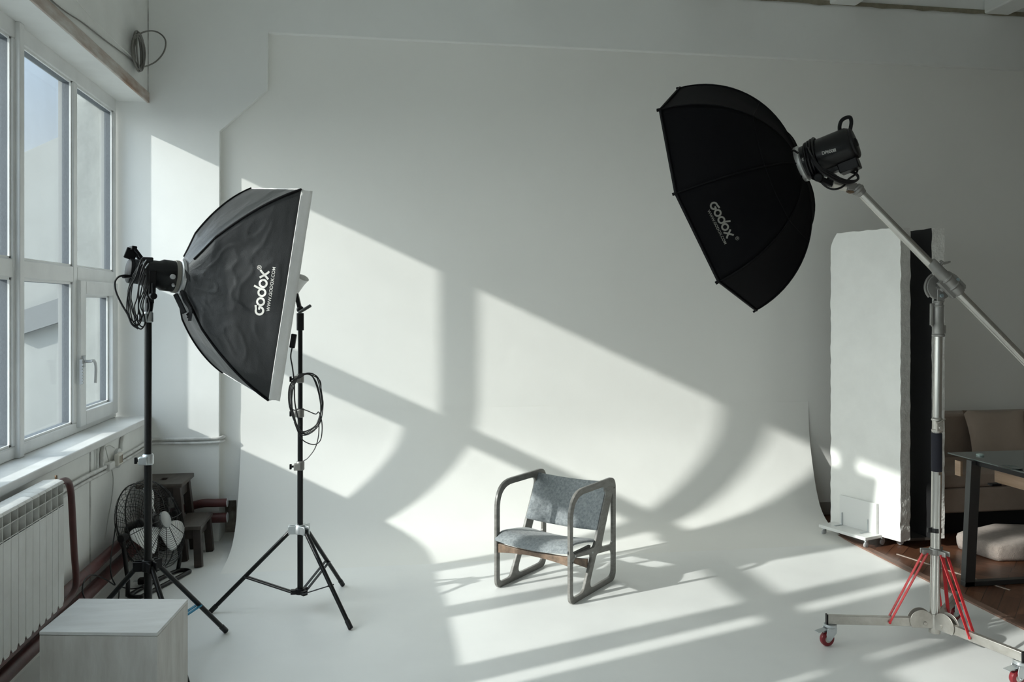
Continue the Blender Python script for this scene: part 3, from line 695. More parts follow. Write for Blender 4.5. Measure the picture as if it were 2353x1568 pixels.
for k in range(8):
    b = MB(); b.tube([rib8(k, i / 20, .002) for i in range(21)], .0035, 8)
    p = rib8(k, 1); d = (p - c8).normalized(); b.bar(p - N8 * -.008, p + d * .005 - N8 * .008, .012, .010, N8); b.build('rod', SEAM, ob8)
b = MB(); b.tube([pan8(k)(.40, j / 8) + N8 * .002 for k in range(8) for j in range(8)], .0022, 6, True); b.build('seam', SEAM, ob8)
b = MB(); b.prism([c8 + (rib8(k, 1) - c8) * .985 + N8 * .02 for k in range(8)], N8 * .002); b.build('diffuser', DIFF, ob8)
b = MB(); P = [rib8(k, 1, .003) + N8 * .01 for k in range(8)]; b.tube([P[k].lerp(P[(k + 1) % 8], j / 4) for k in range(8) for j in range(4)], .005, 8, True); b.build('rim', SEAM, ob8)
s8 = pan8(2)
make_logo(ob8, s8, nrm_of(s8, (rib8(2, .5) + rib8(3, .5)) / 2 - c8), (1640.5, 473.2), (.463, .886), (.886, -.463), 8.9, .75, .6, LOGO2,
          (1625, 484.5), (.456, .889), (.889, -.456), 9.0, (1688, 546, 12))
# mounting ring and light
l2 = thing('studio_light', 'black studio light behind the octagonal softbox at the end of the boom', 'studio light', o8 + N8 * .17)
b = MB(); b.lathe(o8 - N8 * .01, N8, [(0, .086), (.012, .088), (.028, .088), (.034, .080)], 40); b.build('mounting_ring', mat('pale alloy ring', (.62, .63, .62), .35, .6), l2, bevel=.002)
b = MB(); b.lathe(o8 + N8 * .022, N8, [(0, .079), (.045, .080), (.049, .076), (.066, .076), (.071, .083), (.215, .083), (.228, .076)], 44); b.build('housing', BLACK, l2)
b = MB(); b.lathe(o8 + N8 * .249, N8, [(0, .073), (.010, .073), (.016, .065)], 40); b.build('rear_panel', BLACKP, l2)
sd8, up8 = axpts(o8, N8, 0)
if up8.z < 0: up8 = -up8
b = MB(); lo = [(-.028, 0), (-.034, .038), (-.02, .062), (.02, .062), (.034, .038), (.028, 0)]
bk8 = o8 + N8 * .235 + up8 * .062
b.tube(cr_([bk8 + N8 * (x * .8 + y * .35) + up8 * y for x, y in lo], 5), .009, 8); b.build('handle', BLACKP, l2)
b = MB(); b.ob(o8 + N8 * .262, N8 * .010, up8 * .018, sd8 * .02); b.ob(o8 + N8 * .205 - up8 * .095, N8 * .045, up8 * .024, sd8 * .042); b.build('control_box', BLACKP, l2, bevel=.005)
cs8 = cylsurf(o8, N8, .0835, UP)
t8 = min(range(0, 360, 5), key=lambda a: (cs8(.2, R(a)) - V((0, 0, HC))).length)
textmesh('printed_model', 'DP600III', lightmap((1889, 356), (.97, -.24), (-.2, -.98), 10.5, cs8, .15, R(t8), .08, o8, N8), mat('light grey print', (.42, .42, .40), .6), l2, bold=.02, spacing=.92)
cs9 = cylsurf(o8, N8, .0805, UP)
textmesh('printed_brand', 'Godox', lightmap((1843, 370), (.97, -.24), (-.2, -.98), 9, cs9, .05, R(t8), .08, o8, N8), mat('light grey print', (.42, .42, .40), .6), l2, bold=.02)
tip = at(1968, 432, 3.92)                      # boom end
b = MB(); pv8 = o8 + N8 * .13 - up8 * .085
b.ob(pv8 + up8 * .0, N8 * .045, up8 * .012, sd8 * .03); b.bar(pv8 - up8 * .02, at(1905, 421, 3.94), .035, .03, FW); b.bar(at(1868, 405, 3.93), at(1912, 424, 3.93), .026, .028, FW); b.build('yoke', BLACKP, l2, bevel=.004)
b = MB(); b.cyl(at(1880, 408, 3.93), at(1880, 408, 3.85), .02); b.build('tilt_knob', BLACKP, l2, bevel=.004)
# cables of that light
cb = MB()
for k in range(4):
    r_ = .084 + .003 * k; q = o8 + N8 * (.045 + .014 * k)
    cb.tube([q + (sd8 * math.cos(a) + up8 * math.sin(a)) * r_ + N8 * .01 * math.sin(a) for a in [2 * math.pi * i / 28 for i in range(28)]], .0062, 8, True)
for k in range(3):
    cb.tube(cr_([at(u, v, d) for u, v, d in ((1856, 340 + 3 * k, 3.9), (1866, 360 + 4 * k, 3.83), (1885, 385 + 4 * k, 3.82), (1905, 396 + 5 * k, 3.83), (1935, 412 + 4 * k, 3.86), (1960 + k, 416 + k, 3.88), (1972, 411 - k, 3.9), (1966, 400 - k, 3.9), (1945, 392, 3.9))], 7), .0055, 8)
cb.tube(cr_([at(u, v, d) for u, v, d in ((1882, 412, 3.88), (1893, 425, 3.86), (1908, 434, 3.86), (1925, 434, 3.86), (1940, 426, 3.88), (1950, 412, 3.88), (1966, 400, 3.88), (1970, 388, 3.9), (1960, 381, 3.9), (1944, 384, 3.9))], 7), .005, 8)
cb.tube(cr_([at(u, v, d) for u, v, d in ((1812, 362, 3.98), (1815, 350, 3.94), (1824, 346, 3.92), (1834, 352, 3.9))], 7), .005, 8)
tag(cb.build('power_cable', RUBBER, None), 'black cable wrapped round the light on the boom', 'cable')

# ================================================================== WHEELED BOOM STAND
B0 = V((2.637, 3.66, 0)); K = [V((2.158, 3.768, 0)), V((2.751, 3.245, 0)), V((2.996, 3.973, 0))]
bs = thing('boom_stand', 'tall steel boom stand on red wheels with red braces', 'boom stand', B0)
def ax_(z):  # pole leans a little
    return B0 + V((.0, 0, z)) + RT * (.013 * z)
for k, q in enumerate(K):
    d = (q - B0); d.z = 0; L = d.length; d.normalize(); sde = d.cross(UP); zc = .128
    b = MB(); b.bar(B0 + d * .035 + UP * zc, B0 + d * (L + .015) + UP * zc, .024, .042, UP); lg = b.build('leg', STEELD, bs, bevel=.002)
    b = MB(); b.bar(B0 + d * (L + .013) + UP * zc, B0 + d * (L + .02) + UP * zc, .026, .048, UP); b.build('end_cap', BLACKP, lg)
    b = MB()
    for q_ in (-1, 1):
        pts = [B0 + d * (.065 + .055 * math.cos(R(a))) + UP * (.135 + .055 * math.sin(R(a))) + sde * .016 * q_ for a in range(-35, 216, 10)]
        b.prism(pts, sde * .003 * q_)
        b.cyl(B0 + d * .05 + UP * .125 + sde * .018 * q_, B0 + d * .05 + UP * .125 + sde * .025 * q_, .009)
    b.build('hinge_plate', STEELD, bs, bevel=.001)
    # brace pair
    top = ax_(.465) + d * .045; bt = B0 + d * (.215 if k == 0 else .20) + UP * .125
    b = MB()
    for q_ in (-1, 1): b.bar(top + sde * .020 * q_, bt + sde * .0165 * q_, .004, .017, sde); b.cyl(bt + sde * .016 * q_, bt + sde * .021 * q_, .007)
    b.build('brace', RED, bs, bevel=.001)
    # caster
    cp = V((q.x, q.y, 0)); away = (-RT * 1.0 - FW * .25).normalized(); sx = away.cross(UP)
    cs_ = thing_part = bpy.data.objects.new('caster', None); col.objects.link(cs_); cs_.parent = bs; cs_.location = cp - B0; cs_.empty_display_size = .03
    b = MB(); b.lathe(cp + UP * .088, UP, [(0, .024), (.006, .03), (.018, .03)], 24); b.cyl(cp + UP * .08, cp + UP * .11, .008)
    wc = cp + away * .018 + UP * .036
    for q_ in (-1, 1):
        pl = [cp + UP * .092 + away * -.024, cp + UP * .092 + away * .026, cp + away * .034 + UP * .062, wc + away * .010 - UP * .006, wc - away * .010 - UP * .006, cp - away * .022 + UP * .065]
        b.prism([p + sx * .018 * q_ for p in pl], sx * .003 * q_)
    b.cyl(wc - sx * .024, wc + sx * .024, .0055); b.build('fork', ZINC, cs_, bevel=.001)
    b = MB(); b.lathe(wc - sx * .013, sx, [(0, .026), (.003, .034), (.008, .036), (.018, .036), (.023, .034), (.026, .026)], 32); b.build('wheel', REDW, cs_)
    b = MB(); b.lathe(wc - sx * .0145, sx, [(0, .014), (.002, .018), (.027, .018), (.029, .014)], 24); b.build('wheel_hub', STEELD, cs_)
    b = MB(); b.ob(cp + away * .052 + UP * .079, away * .024 - UP * .005, sx * .017, UP * .0015); b.ob(cp + away * .03 + UP * .075, away * .012, sx * .008, UP * .006); b.build('brake_pedal', ZINC, cs_, bevel=.001)
b = MB(); b.cyl(ax_(.075), ax_(.17), .026); b.build('lower_hub', STEELD, bs, bevel=.002)
b = MB(); b.lathe(ax_(.452), UP, [(0, .026), (.004, .030), (.03, .030), (.034, .026)], 24)
for q in K:
    d = (q - B0); d.normalize(); sde = d.cross(UP)
    for q_ in (-1, 1): b.ob(ax_(.468) + d * .045 + sde * .014 * q_, d * .022, sde * .004, UP * .012)
b.build('brace_collar', CAST, bs, bevel=.003)
b = MB(); b.cyl(ax_(.10), ax_(1.02), .0145, n=28); b.cyl(ax_(.10) - RT * .015 + FW * -.006, ax_(.46) - RT * .015 + FW * -.006, .009); b.cyl(ax_(.10) + RT * .006 + FW * -.016, ax_(.84) + RT * .006 + FW * -.016, .0105); b.cyl(ax_(.16), ax_(.86), .0225, n=28); b.build('pole', STEEL, bs)
b = MB(); b.cyl(ax_(1.0), ax_(1.56), .0185, n=28); b.build('pole', STEEL, bs)
b = MB(); b.lathe(ax_(.855), UP, [(0, .0235), (.002, .0245), (.18, .0245), (.185, .0225)], 28); b.build('grip_sleeve', mat('black foam grip', (.012, .012, .02), .85), bs)
b = MB(); b.lathe(ax_(.56), UP, [(0, .0255), (.022, .0255)], 24); b.ob(ax_(.571) - RT * .03, RT * .01, UP * .012, FW * .008); b.build('band', RUBBER, bs, bevel=.002)
b = MB(); b.lathe(ax_(1.045), UP, [(0, .024), (.012, .026), (.012, .021), (.055, .021), (.055, .026), (.062, .026), (.07, .02)], 28); b.ob(ax_(1.075) - FW * .022, RT * .016, UP * .024, FW * .008)
b.tube(cr_([ax_(1.09) - FW * .03 - RT * .02, ax_(1.10) - FW * .035 + RT * .0, ax_(1.112) - FW * .03 + RT * .022], 5), .004, 8); b.cyl(ax_(1.07) - FW * .028, ax_(1.07) - FW * .038, .009); b.build('height_clamp', STEELD, bs, bevel=.002)
hd8 = MB(); hd8.lathe(ax_(1.505), UP, [(0, .027), (.004, .029), (.012, .029), (.012, .026), (.055, .026), (.06, .0235), (.145, .0235), (.147, .026), (.152, .026), (.152, .022), (.165, .022), (.165, .025), (.172, .025), (.175, .02)], 32)
hd8.bar(ax_(1.52) + RT * .026, ax_(1.56) + RT * .026, .012, .02, FW); hd8.bar(ax_(1.56) - RT * .034, ax_(1.665) - RT * .034, .012, .016, FW); hd8.bar(ax_(1.56) - RT * .034, ax_(1.56) - RT * .01, .012, .012, FW); hd8.bar(ax_(1.66) - RT * .036, ax_(1.66) - RT * .01, .012, .012, FW)
hd8.build('stand_head', CAST, bs, bevel=.002)
b = MB(); kc = ax_(1.745)
b.prism([ax_(1.675) + RT * x - FW * .02 for x in (-.018, .018)] + [ax_(1.745) + RT * x - FW * .02 + UP * z for x, z in ((.017, .0), (.010, .014), (-.010, .014), (-.017, 0))], FW * .008)
b.prism([ax_(1.675) + RT * x + FW * .012 for x in (-.018, .018)] + [ax_(1.745) + RT * x + FW * .012 + UP * z for x, z in ((.017, .0), (.010, .014), (-.010, .014), (-.017, 0))], FW * .008)
b.build('head_fork', CAST, bs, bevel=.002)
for z in (0, -.042): b = MB(); b.cyl(kc + UP * z - FW * .03, kc + UP * z - FW * .02, .009); b.build('bolt', mat('blue zinc bolt', (.42, .52, .56), .3, .8), bs, bevel=.001)
# ratchet disc
b = MB(); pts = []
for a in range(60, 331, 6): pts.append(kc + (RT * math.cos(R(a)) + UP * math.sin(R(a))) * .062 - FW * .010)
b.prism(pts, FW * .02); b.build('ratchet_disc', CAST, bs, bevel=.003)
b = MB(); b.tube([kc + (RT * math.cos(R(a)) + UP * math.sin(R(a))) * .069 - FW * .002 for a in range(120, 231, 8)], .006, 8); b.build('ratchet_guard', CAST, bs)
b = MB(); b.tube(cr_([kc + RT * .05 - UP * .045, kc + RT * .075 - UP * .035, kc + RT * .07 - UP * .012, kc + RT * .045 - UP * .02], 5), .006, 8); b.bar(kc + RT * .06 - UP * .05, kc + RT * .105 - UP * .035, .012, .018, FW); b.build('ratchet_handle', CAST, bs)
# boom arm
e0 = at(1972, 437, 3.93); e1 = at(2353, 828, 3.93); dB = (e1 - e0).normalized(); eB = e0 + dB * ((e1 - e0).length + .75)
ba = thing('boom_pole', 'long chrome boom pole sloping down across the foam boards', 'boom', kc)
b = MB(); b.cyl(e0, eB, .0195, n=32); b.build('tube', STEEL, ba)
b = MB(); b.cyl(e0 - RT * .010 - UP * .006, e0 - RT * .010 - UP * .006 + dB * .01, .012); nB = dB.cross(FW).normalized()
b.lathe(e0 - dB * .022, dB, [(0, .020), (.004, .026), (.012, .026), (.014, .030), (.026, .030), (.03, .026), (.05, .023)], 28); b.bar(e0 - dB * .02, tip - RT * .05 + UP * .005, .034, .036, FW); b.build('end_fitting', CAST, ba, bevel=.003)
b = MB(); b.cyl(at(1912, 421, 3.93), at(1946, 431, 3.93), .021, n=24); b.cyl(at(1905, 419, 3.93), at(1914, 422, 3.93), .014); b.build('spigot', STEELD, ba, bevel=.002)
b = MB()
for i in range(10):
    a = R(190 + i * 13); c_ = at(1956, 431, 3.93); b.ob(c_ + (RT * math.cos(a) + UP * math.sin(a)) * .023, (RT * math.cos(a) + UP * math.sin(a)) * .005, (RT * -math.sin(a) + UP * math.cos(a)) * .0022, FW * .012)
b.build('toothed_ring', mat('brass teeth', (.22, .14, .085), .5, .4), ba)
sl0, sl1 = at(2137, 602, 3.93), at(2206, 674, 3.93)
b = MB(); dS = (sl1 - sl0).normalized(); LL = (sl1 - sl0).length
b.lathe(sl0, dS, [(0, .0225), (.004, .025), (LL * .35, .027), (LL * .52, .029), (LL * .53, .033), (LL * .56, .033), (LL * .57, .029), (LL * .75, .029), (LL * .76, .033), (LL * .79, .033), (LL * .8, .029), (LL * .95, .030), (LL, .026)], 32)
pn = dS.cross(FW).normalized()
if pn.z > 0: pn = -pn
b.ob(sl0 + dS * LL * .72 + pn * .032, dS * .05, pn * .012, FW * .014); b.build('boom_clamp', CAST, ba, bevel=.002)
b = MB(); b.cyl(sl0 + dS * .045 - pn * .024, sl0 + dS * .045 - pn * .045, .007); b.tube([sl0 + dS * .03 - pn * .038, sl0 + dS * .052 - pn * .044, sl0 + dS * .066 - pn * .07], [.006, .007, .004], 8); b.build('wing_screw', CAST, ba, bevel=.001)
b = MB(); c_ = sl0 + dS * LL * .74 - pn * .035
b.prism([c_ - dS * .06, c_ - dS * .02 - pn * .012, c_ + dS * .045 - pn * .012, c_ + dS * .058, c_ + dS * .05 + pn * .006, c_ - dS * .05 + pn * .006], FW * .012); b.build('lock_lever', CAST, ba, bevel=.002)
b = MB(); b.cyl(c_ - FW * .004, c_ + FW * .016, .009); b.build('bolt', MATS['blue zinc bolt'], ba)
# knuckle joining sleeve and disc belongs to the arm
b = MB(); b.bar(kc + FW * -.0 + RT * .005 + UP * .012, sl0 + dS * LL * .68 + pn * .03, .02, .05, FW); b.build('clamp_neck', CAST, ba, bevel=.003)

# ================================================================== LOUNGE CHAIR
RF, EV = V((1.042, 4.499, 0)), V((.68049, .73276, 0)); WV = V((-EV.y, EV.x, 0))   # WV points to the other side frame
WCH = .512
CHF = mat('dark grey chair board', (.24, .235, .22), .30, c2=(.15, .142, .13), vscale=14, stretch=(1, 1, 3), bump=.08, bscale=50)
TWOOD = mat('brown worn wood', (.30, .205, .145), .42, c2=(.10, .07, .05), vscale=16, bump=.12, bscale=40)
def weave():
    m = mat('blue grey woven cloth', (.30, .325, .335), .85, c2=(.17, .19, .205), vscale=70, bump=.5, bscale=420, dist=.0015, sheen=.2)
    return m
CLOTH = weave()
ch = thing('lounge_chair', 'low lounge chair with looped side frames and blue grey cloth seat', 'chair', RF + EV * .25 + WV * WCH / 2)
outer = rpoly([(-.022, 0), (.527, 0), (.527, .622), (-.022, .622)], [.055, .06, .07, .16], 12)
hA = rpoly([(.008, .268), (.262, .255), (.432, .588), (.008, .592)], [.04, .035, .05, .135], 10)
hB = rpoly([(.338, .236), (.494, .218), (.494, .555)], [.025, .025, .012], 7)
hC = rpoly([(.008, .258), (.243, .226), (.128, .03), (.008, .03)], [.045, .03, .04, .035], 8)
hD = rpoly([(.285, .214), (.492, .19), (.492, .03), (.182, .03)], [.03, .04, .05, .045], 8)
for k in (0, 1):
    off = WV * (.009 + (WCH - .018) * k)
    f_ = plate('side_frame', outer, [hA, hB, hC, hD], .018, lambda x, y, z, o=off: RF + EV * x + UP * y + o + WV * z, CHF, ch, .0025)
    b = MB(); s_ = -1 if k == 0 else 1
    for x, y in ((.035, .262), (.235, .232)):
        c_ = RF + EV * x + UP * y + off + WV * .009 * s_; b.cyl(c_ - WV * .002 * s_, c_ + WV * .0015 * s_, .005)
    b.build('screw', ZINC, f_)
    b = MB()
    for x, y in ((.003, .232), (.505, .558)):
        c_ = RF + EV * x + UP * y + off + WV * .009 * s_; b.cyl(c_ - WV * .002 * s_, c_ + WV * .0008 * s_, .0045)
    b.build('screw_hole', BLACKP, f_)
def cushion(name, cen, ax_u, ax_v, ax_n, fu, n1=26, n2=26):
    b = MB(); P = []; Fs = []
    for side in (1, -1):
        for i in range(n1 + 1):
            for j in range(n2 + 1):
                u, v = 2 * i / n1 - 1, 2 * j / n2 - 1; e = (1 - abs(u) ** 8) * (1 - abs(v) ** 8); d = fu(u, v)
                th = (.006 + .012 * e ** .5) if side > 0 else -(.004 + .004 * e ** .5)
                P.append(cen + ax_u * u + ax_v * v + ax_n * (d + th))
    m_ = (n1 + 1) * (n2 + 1)
    for i in range(n1):
        for j in range(n2):
            a = i * (n2 + 1) + j; Fs.append((a, a + 1, a + n2 + 2, a + n2 + 1)); Fs.append((m_ + a, m_ + a + n2 + 1, m_ + a + n2 + 2, m_ + a + 1))
    ring = [j for j in range(n2 + 1)] + [i * (n2 + 1) + n2 for i in range(1, n1 + 1)] + [n1 * (n2 + 1) + j for j in range(n2 - 1, -1, -1)] + [i * (n2 + 1) for i in range(n1 - 1, 0, -1)]
    for i in range(len(ring)): a, c_ = ring[i], ring[(i + 1) % len(ring)]; Fs.append((a, c_, c_ + m_, a + m_))
    b.add(P, Fs); return b.build(name, CLOTH, ch, smooth=60)
mid = RF + WV * WCH / 2
# seat: slung between the frames, slightly dished, front edge rolled over
def seat_f(u, v): return -.022 * (1 - v * v) * .8 - .030 * max(0, -u - .55) ** 2 * 6 + .01 * (1 - u * u)
sn = (UP * .985 + EV * .12).normalized(); su = (EV * .985 - UP * .15).normalized()
cushion('seat', mid + EV * .150 + UP * .300, su * .182, WV * (WCH / 2 - .012), sn, seat_f)
bd = (EV * .16 + UP * .31).normalized(); bn = (-EV * bd.z + UP * (bd.dot(EV))).normalized()
cushion('backrest', mid + EV * .372 + UP * .475, bd * .147, WV * (WCH / 2 - .010), bn, lambda u, v: -.040 * (1 - v * v))
def crossbar(name, x0, z0, h0, h1, bow, xb):
    b = MB(); P = []; Fs = []; n = 24
    for i in range(n + 1):
        t = i / n; y = .018 + (WCH - .036) * t; k = 1 - (2 * t - 1) ** 2; hh = h0 + (h1 - h0) * k; c_ = RF + EV * (x0 - xb * k) + WV * y + UP * (z0 - bow * k)
        for dx, dz in ((-.009, -hh), (.009, -hh), (.009, hh), (-.009, hh)): P.append(c_ + EV * dx + UP * dz)
    for i in range(n):
        for k in range(4): Fs.append((i * 4 + k, i * 4 + (k + 1) % 4, i * 4 + 4 + (k + 1) % 4, i * 4 + 4 + k))
    Fs += [(3, 2, 1, 0), (n * 4, n * 4 + 1, n * 4 + 2, n * 4 + 3)]; b.add(P, Fs); return b.build(name, TWOOD, ch, bevel=.002)
crossbar('cross_rail', -.004, .238, .027, .012, -.004, .0); crossbar('cross_rail', .205, .175, .026, .010, .004, -.02)
for y in (.03, WCH - .03): b = MB(); b.bar(RF + EV * .02 + WV * y + UP * .262, RF + EV * .25 + WV * y + UP * .262, .018, .014); b.build('seat_support', CHF, ch, bevel=.002)

# ================================================================== WOODEN BOX
bt_ = [V((-1.196, 3.171, .5)), V((-.780, 3.094, .5)), V((-.771 + .02, 3.433, .5)), V((-1.176, 3.506, .5))]
BOXM = mat('white washed plywood', (.60, .59, .56), .55, c2=(.46, .44, .41), vscale=3.5, stretch=(5, 5, 1), bump=.1)
BOXT = mat('white washed plywood top', (.66, .665, .655), .5, c2=(.56, .56, .545), vscale=4, stretch=(1, 4, 1), bump=.08)
bx = thing('plywood_box', 'pale whitewashed plywood box on the floor in front of the tripod stand', 'box', V((-.98, 3.3, 0)))
ct_ = sum(bt_, V()) / 4
b = MB(); b.prism([V((p.x, p.y, .488)) for p in bt_], UP * .012); b.build('lid', BOXT, bx, bevel=.0015)
def inset(p, k): q = ct_.lerp(p, k); return q
fp = [inset(p, .997) for p in bt_]
for i in range(4):
    a, c_ = V((fp[i].x, fp[i].y, 0)), V((fp[(i + 1) % 4].x, fp[(i + 1) % 4].y, 0)); n = (c_ - a).normalized().cross(UP) * -.012
    if i % 2: d = (c_ - a).normalized(); a = a + d * .012; c_ = c_ - d * .012
    b = MB(); b.prism([a, c_, c_ + n, a + n], UP * .4865); b.build('side_board', BOXM, bx, bevel=.001)

# ================================================================== STEP STOOL
ss = thing('step_stool', 'dark wooden two-step stool standing against the back wall behind the fan', 'step stool', V((-1.3, 5.8, 0)))
b = MB(); X0, X1, Y0, Y1 = -1.565, -1.282, 5.68, 6.035
pl = rpoly([(X0, Y0), (X1, Y0), (X1, Y1), (X0, Y1)], .008, 3); hx, hy_ = (X0 + X1) / 2 + .0, (Y0 + Y1) / 2
hole = rpoly([(hx - .035, hy_ - .045), (hx + .012, hy_ - .045), (hx + .012, hy_ + .045), (hx - .035, hy_ + .045)], .018, 4)
plate('top', pl, [hole], .026, lambda x, y, z: V((x, y, .487 + z)), DKTOP, ss, .003)
b = MB(); b.box(-1.300, 5.545, .228, -1.135, 5.925, .252); b.build('step', DKTOP, ss, bevel=.003)
for y, ye in ((5.700, 5.63), (5.945, 5.97)):
    b = MB(); b.bar((-1.315, y, .475), (-1.262, y + (-.03 if y < 5.8 else .01), 0), .046, .052, (0, 1, 0)); b.build('leg', DKWOOD, ss, bevel=.002)
    b = MB(); b.bar((-1.455, y, .475), (-1.462, y, 0), .046, .052, (0, 1, 0)); b.build('leg', DKWOOD, ss, bevel=.002)
    b = MB(); b.box(-1.47, y - .014, .41, -1.30, y + .014, .474); b.build('apron', DKWOOD, ss, bevel=.002)
for y0, y1 in ((5.585, 5.522), (5.885, 5.875)):
    b = MB(); b.bar((-1.165, y0, .230), (-1.143, y1, 0), .046, .052, (0, 1, 0)); b.build('leg', DKWOOD, ss, bevel=.002)
    b = MB(); b.box(-1.30, y0 - .012, .165, -1.185, y0 + .012, .228); b.build('apron', DKWOOD, ss, bevel=.002)
b = MB(); b.box(-1.322, 5.715, .395, -1.302, 5.97, .474); b.build('rail', DKWOOD, ss, bevel=.002)
b = MB(); b.box(-1.178, 5.60, .16, -1.160, 5.87, .228); b.build('rail', DKWOOD, ss, bevel=.002)

# ================================================================== FLOOR FAN
fc = at(347, 1207, 5.0); nf = camdir(.93, .36, -.12).normalized(); RFN = .268
fu = nf.cross(UP).normalized(); fv = fu.cross(nf).normalized()
fan = thing('floor_fan', 'round black floor fan with wire cage leaning back behind the tripod stand', 'fan', V((fc.x, fc.y, 0)))
ALU = mat('aluminium fan blade', (.92, .93, .92), .4, .1)
b = MB(); fp_ = lambda r, a, h: fc + (fu * math.cos(a) + fv * math.sin(a)) * r + nf * h
def ring(r, h, th, n=48, nn=6): b.tube([fp_(r, 2 * math.pi * i / n, h) for i in range(n)], th, nn, True)
ring(RFN, .030, .0042); ring(RFN, -.030, .0042)
hgt = lambda r: .030 + .070 * math.sqrt(max(0, 1 - (r / RFN) ** 2.2))
for i in range(17): r = .062 + i * .0120; ring(r, hgt(r), .0013, 40, 4)
for k in range(10):
    a = 2 * math.pi * k / 10; b.tube([fp_(r, a + (RFN - r) * .6, hgt(r)) for r in [.05 + (RFN - .05) * i / 10 for i in range(11)]], .0022, 5)
b.build('front_grille', BLACK, fan)
b = MB()
for i in range(9): r = .10 + i * .0195; ring(r, -hgt(r), .0013, 40, 4)
for k in range(32):
    a = 2 * math.pi * k / 32; b.tube([fp_(r, a + (RFN - r) * 1.6, -hgt(r)) for r in [.08 + (RFN - .08) * i / 8 for i in range(9)]], .0013, 4)
for k in range(40):
    a = 2 * math.pi * k / 40; b.tube([fp_(RFN, a, .030), fp_(RFN + .004, a + .06, 0), fp_(RFN, a + .12, -.030)], .0013, 4)
b.build('rear_grille', BLACK, fan)
b = MB(); b.lathe(fc + nf * .092, nf, [(0, .052), (.012, .050), (.016, .040)], 32); b.build('badge_plate', mat('silver badge', (.30, .31, .31), .35, .5), fan)
b = MB(); b.lathe(fc - nf * .15, nf, [(0, .045), (.02, .062), (.10, .062), (.12, .03), (.15, .03), (.16, .045), (.20, .040)], 28); b.build('motor', BLACK, fan)
for k in range(3):
    a0 = R(100 + 120 * k); P = []; Fs = []; n1, n2 = 10, 8
    for i in range(n1 + 1):
        r = .045 + .195 * i / n1; wd = (.35 + .62 * math.sin(math.pi * min(1, .15 + i / n1 * .62)))
        if i == n1: wd *= .72
        for j in range(n2 + 1):
            q = j / n2 - .5; a = a0 + q * wd * (1.0 if r > .09 else 1.2); P.append(fp_(r, a, .035 - .055 * q + .01 * math.cos(q * 3)))
    for i in range(n1):
        for j in range(n2): a = i * (n2 + 1) + j; Fs.append((a, a + 1, a + n2 + 2, a + n2 + 1))
    b = MB(); b.add(P, Fs); o = b.build('blade', ALU, fan, smooth=80); q = o.modifiers.new('Solid', 'SOLIDIFY'); q.thickness = .0015
g0, g1 = V((-1.39, 4.98, .014)), V((-1.22, 5.42, .014))
b = MB(); dg_ = (g1 - g0).normalized(); sg = V((dg_.y, -dg_.x, 0))
pts = [g0 + sg * .10, g0 + dg_ * -.02 + sg * .02, g0 - sg * .16 + dg_ * .0, g1 - sg * .16, g1 + sg * .0, g1 + sg * .10]
b.tube(cr_([g0 + sg * .055 + dg_ * .05, g0 + sg * .045, g0 - dg_ * .01, g0 - sg * .03 + dg_ * .03, g0.lerp(g1, .5) - sg * .04, g1 - sg * .03 - dg_ * .03, g1 + dg_ * .01, g1 + sg * .045, g1 + sg * .055 - dg_ * .05], 7, True), .0125, 10, True)
b.build('base_tube', BLACK, fan)
for sgn, gg in ((-1, g0), (1, g1)):
    side = fu * (1 if fu.dot(dg_) * sgn > 0 else -1)
    p = fc + side * (RFN + .012) - nf * .0
    b = MB(); b.tube([V((gg.x, gg.y, .014)) - sg * .03, V((gg.x, gg.y, .10)) - sg * .02 + dg_ * .01 * sgn, p - UP * .04, p + UP * .015], .0125, 10); b.build('upright', BLACK, fan)
    b = MB(); b.cyl(p - side * .02, p + side * .028, .022); b.build('pivot_knob', BLACKP, fan, bevel=.003)
b = MB(); b.box(-1.205, 5.40, 0, -1.165, 5.425, .014); b.build('foot', RUBBER, fan)
b = MB(); b.tube(cr_([fp_(RFN, R(150), -.03), fp_(RFN + .03, R(152), -.035), fp_(RFN + .045, R(160), -.03), fp_(RFN + .02, R(168), -.03)], 6), .003, 6); b.build('carry_loop', BLACK, fan)
# fan cord and plug
cb = MB()
cb.tube(cr_([at(268, 1190, 4.95), at(262, 1235, 4.9), onx(254, 1290, -1.485), onx(256, 1325, -1.475), onx(264, 1345, -1.47), onx(242, 1332, -1.485), onx(212, 1322, -1.488), onx(194, 1335, -1.488), onx(190, 1362, -1.485), onx(205, 1388, -1.47), onz(240, 1392, .012), onz(270, 1380, .012), onz(276, 1352, .012), onz(300, 1354, .03), onz(330, 1350, .04)], 8), .0036, 7)
tag(cb.build('fan_cord', RUBBER, None), 'black cord looping from the floor fan over the heating pipes', 'cord')
pg = onz(325, 1338, .02)
cb = MB(); cb.bar(pg + V((0, -.02, .006)), pg + V((0, .025, .006)), .036, .034); pgo = tag(cb.build('power_plug', BLACKP, None, bevel=.006), 'black mains plug lying on the floor under the fan', 'plug')
b = MB()
for y in (-.014, .008): b.cyl(pg + V((-.018, y, .008)), pg + V((-.042, y, .008)), .0022)
b.build('plug_pin', ZINC, pgo)

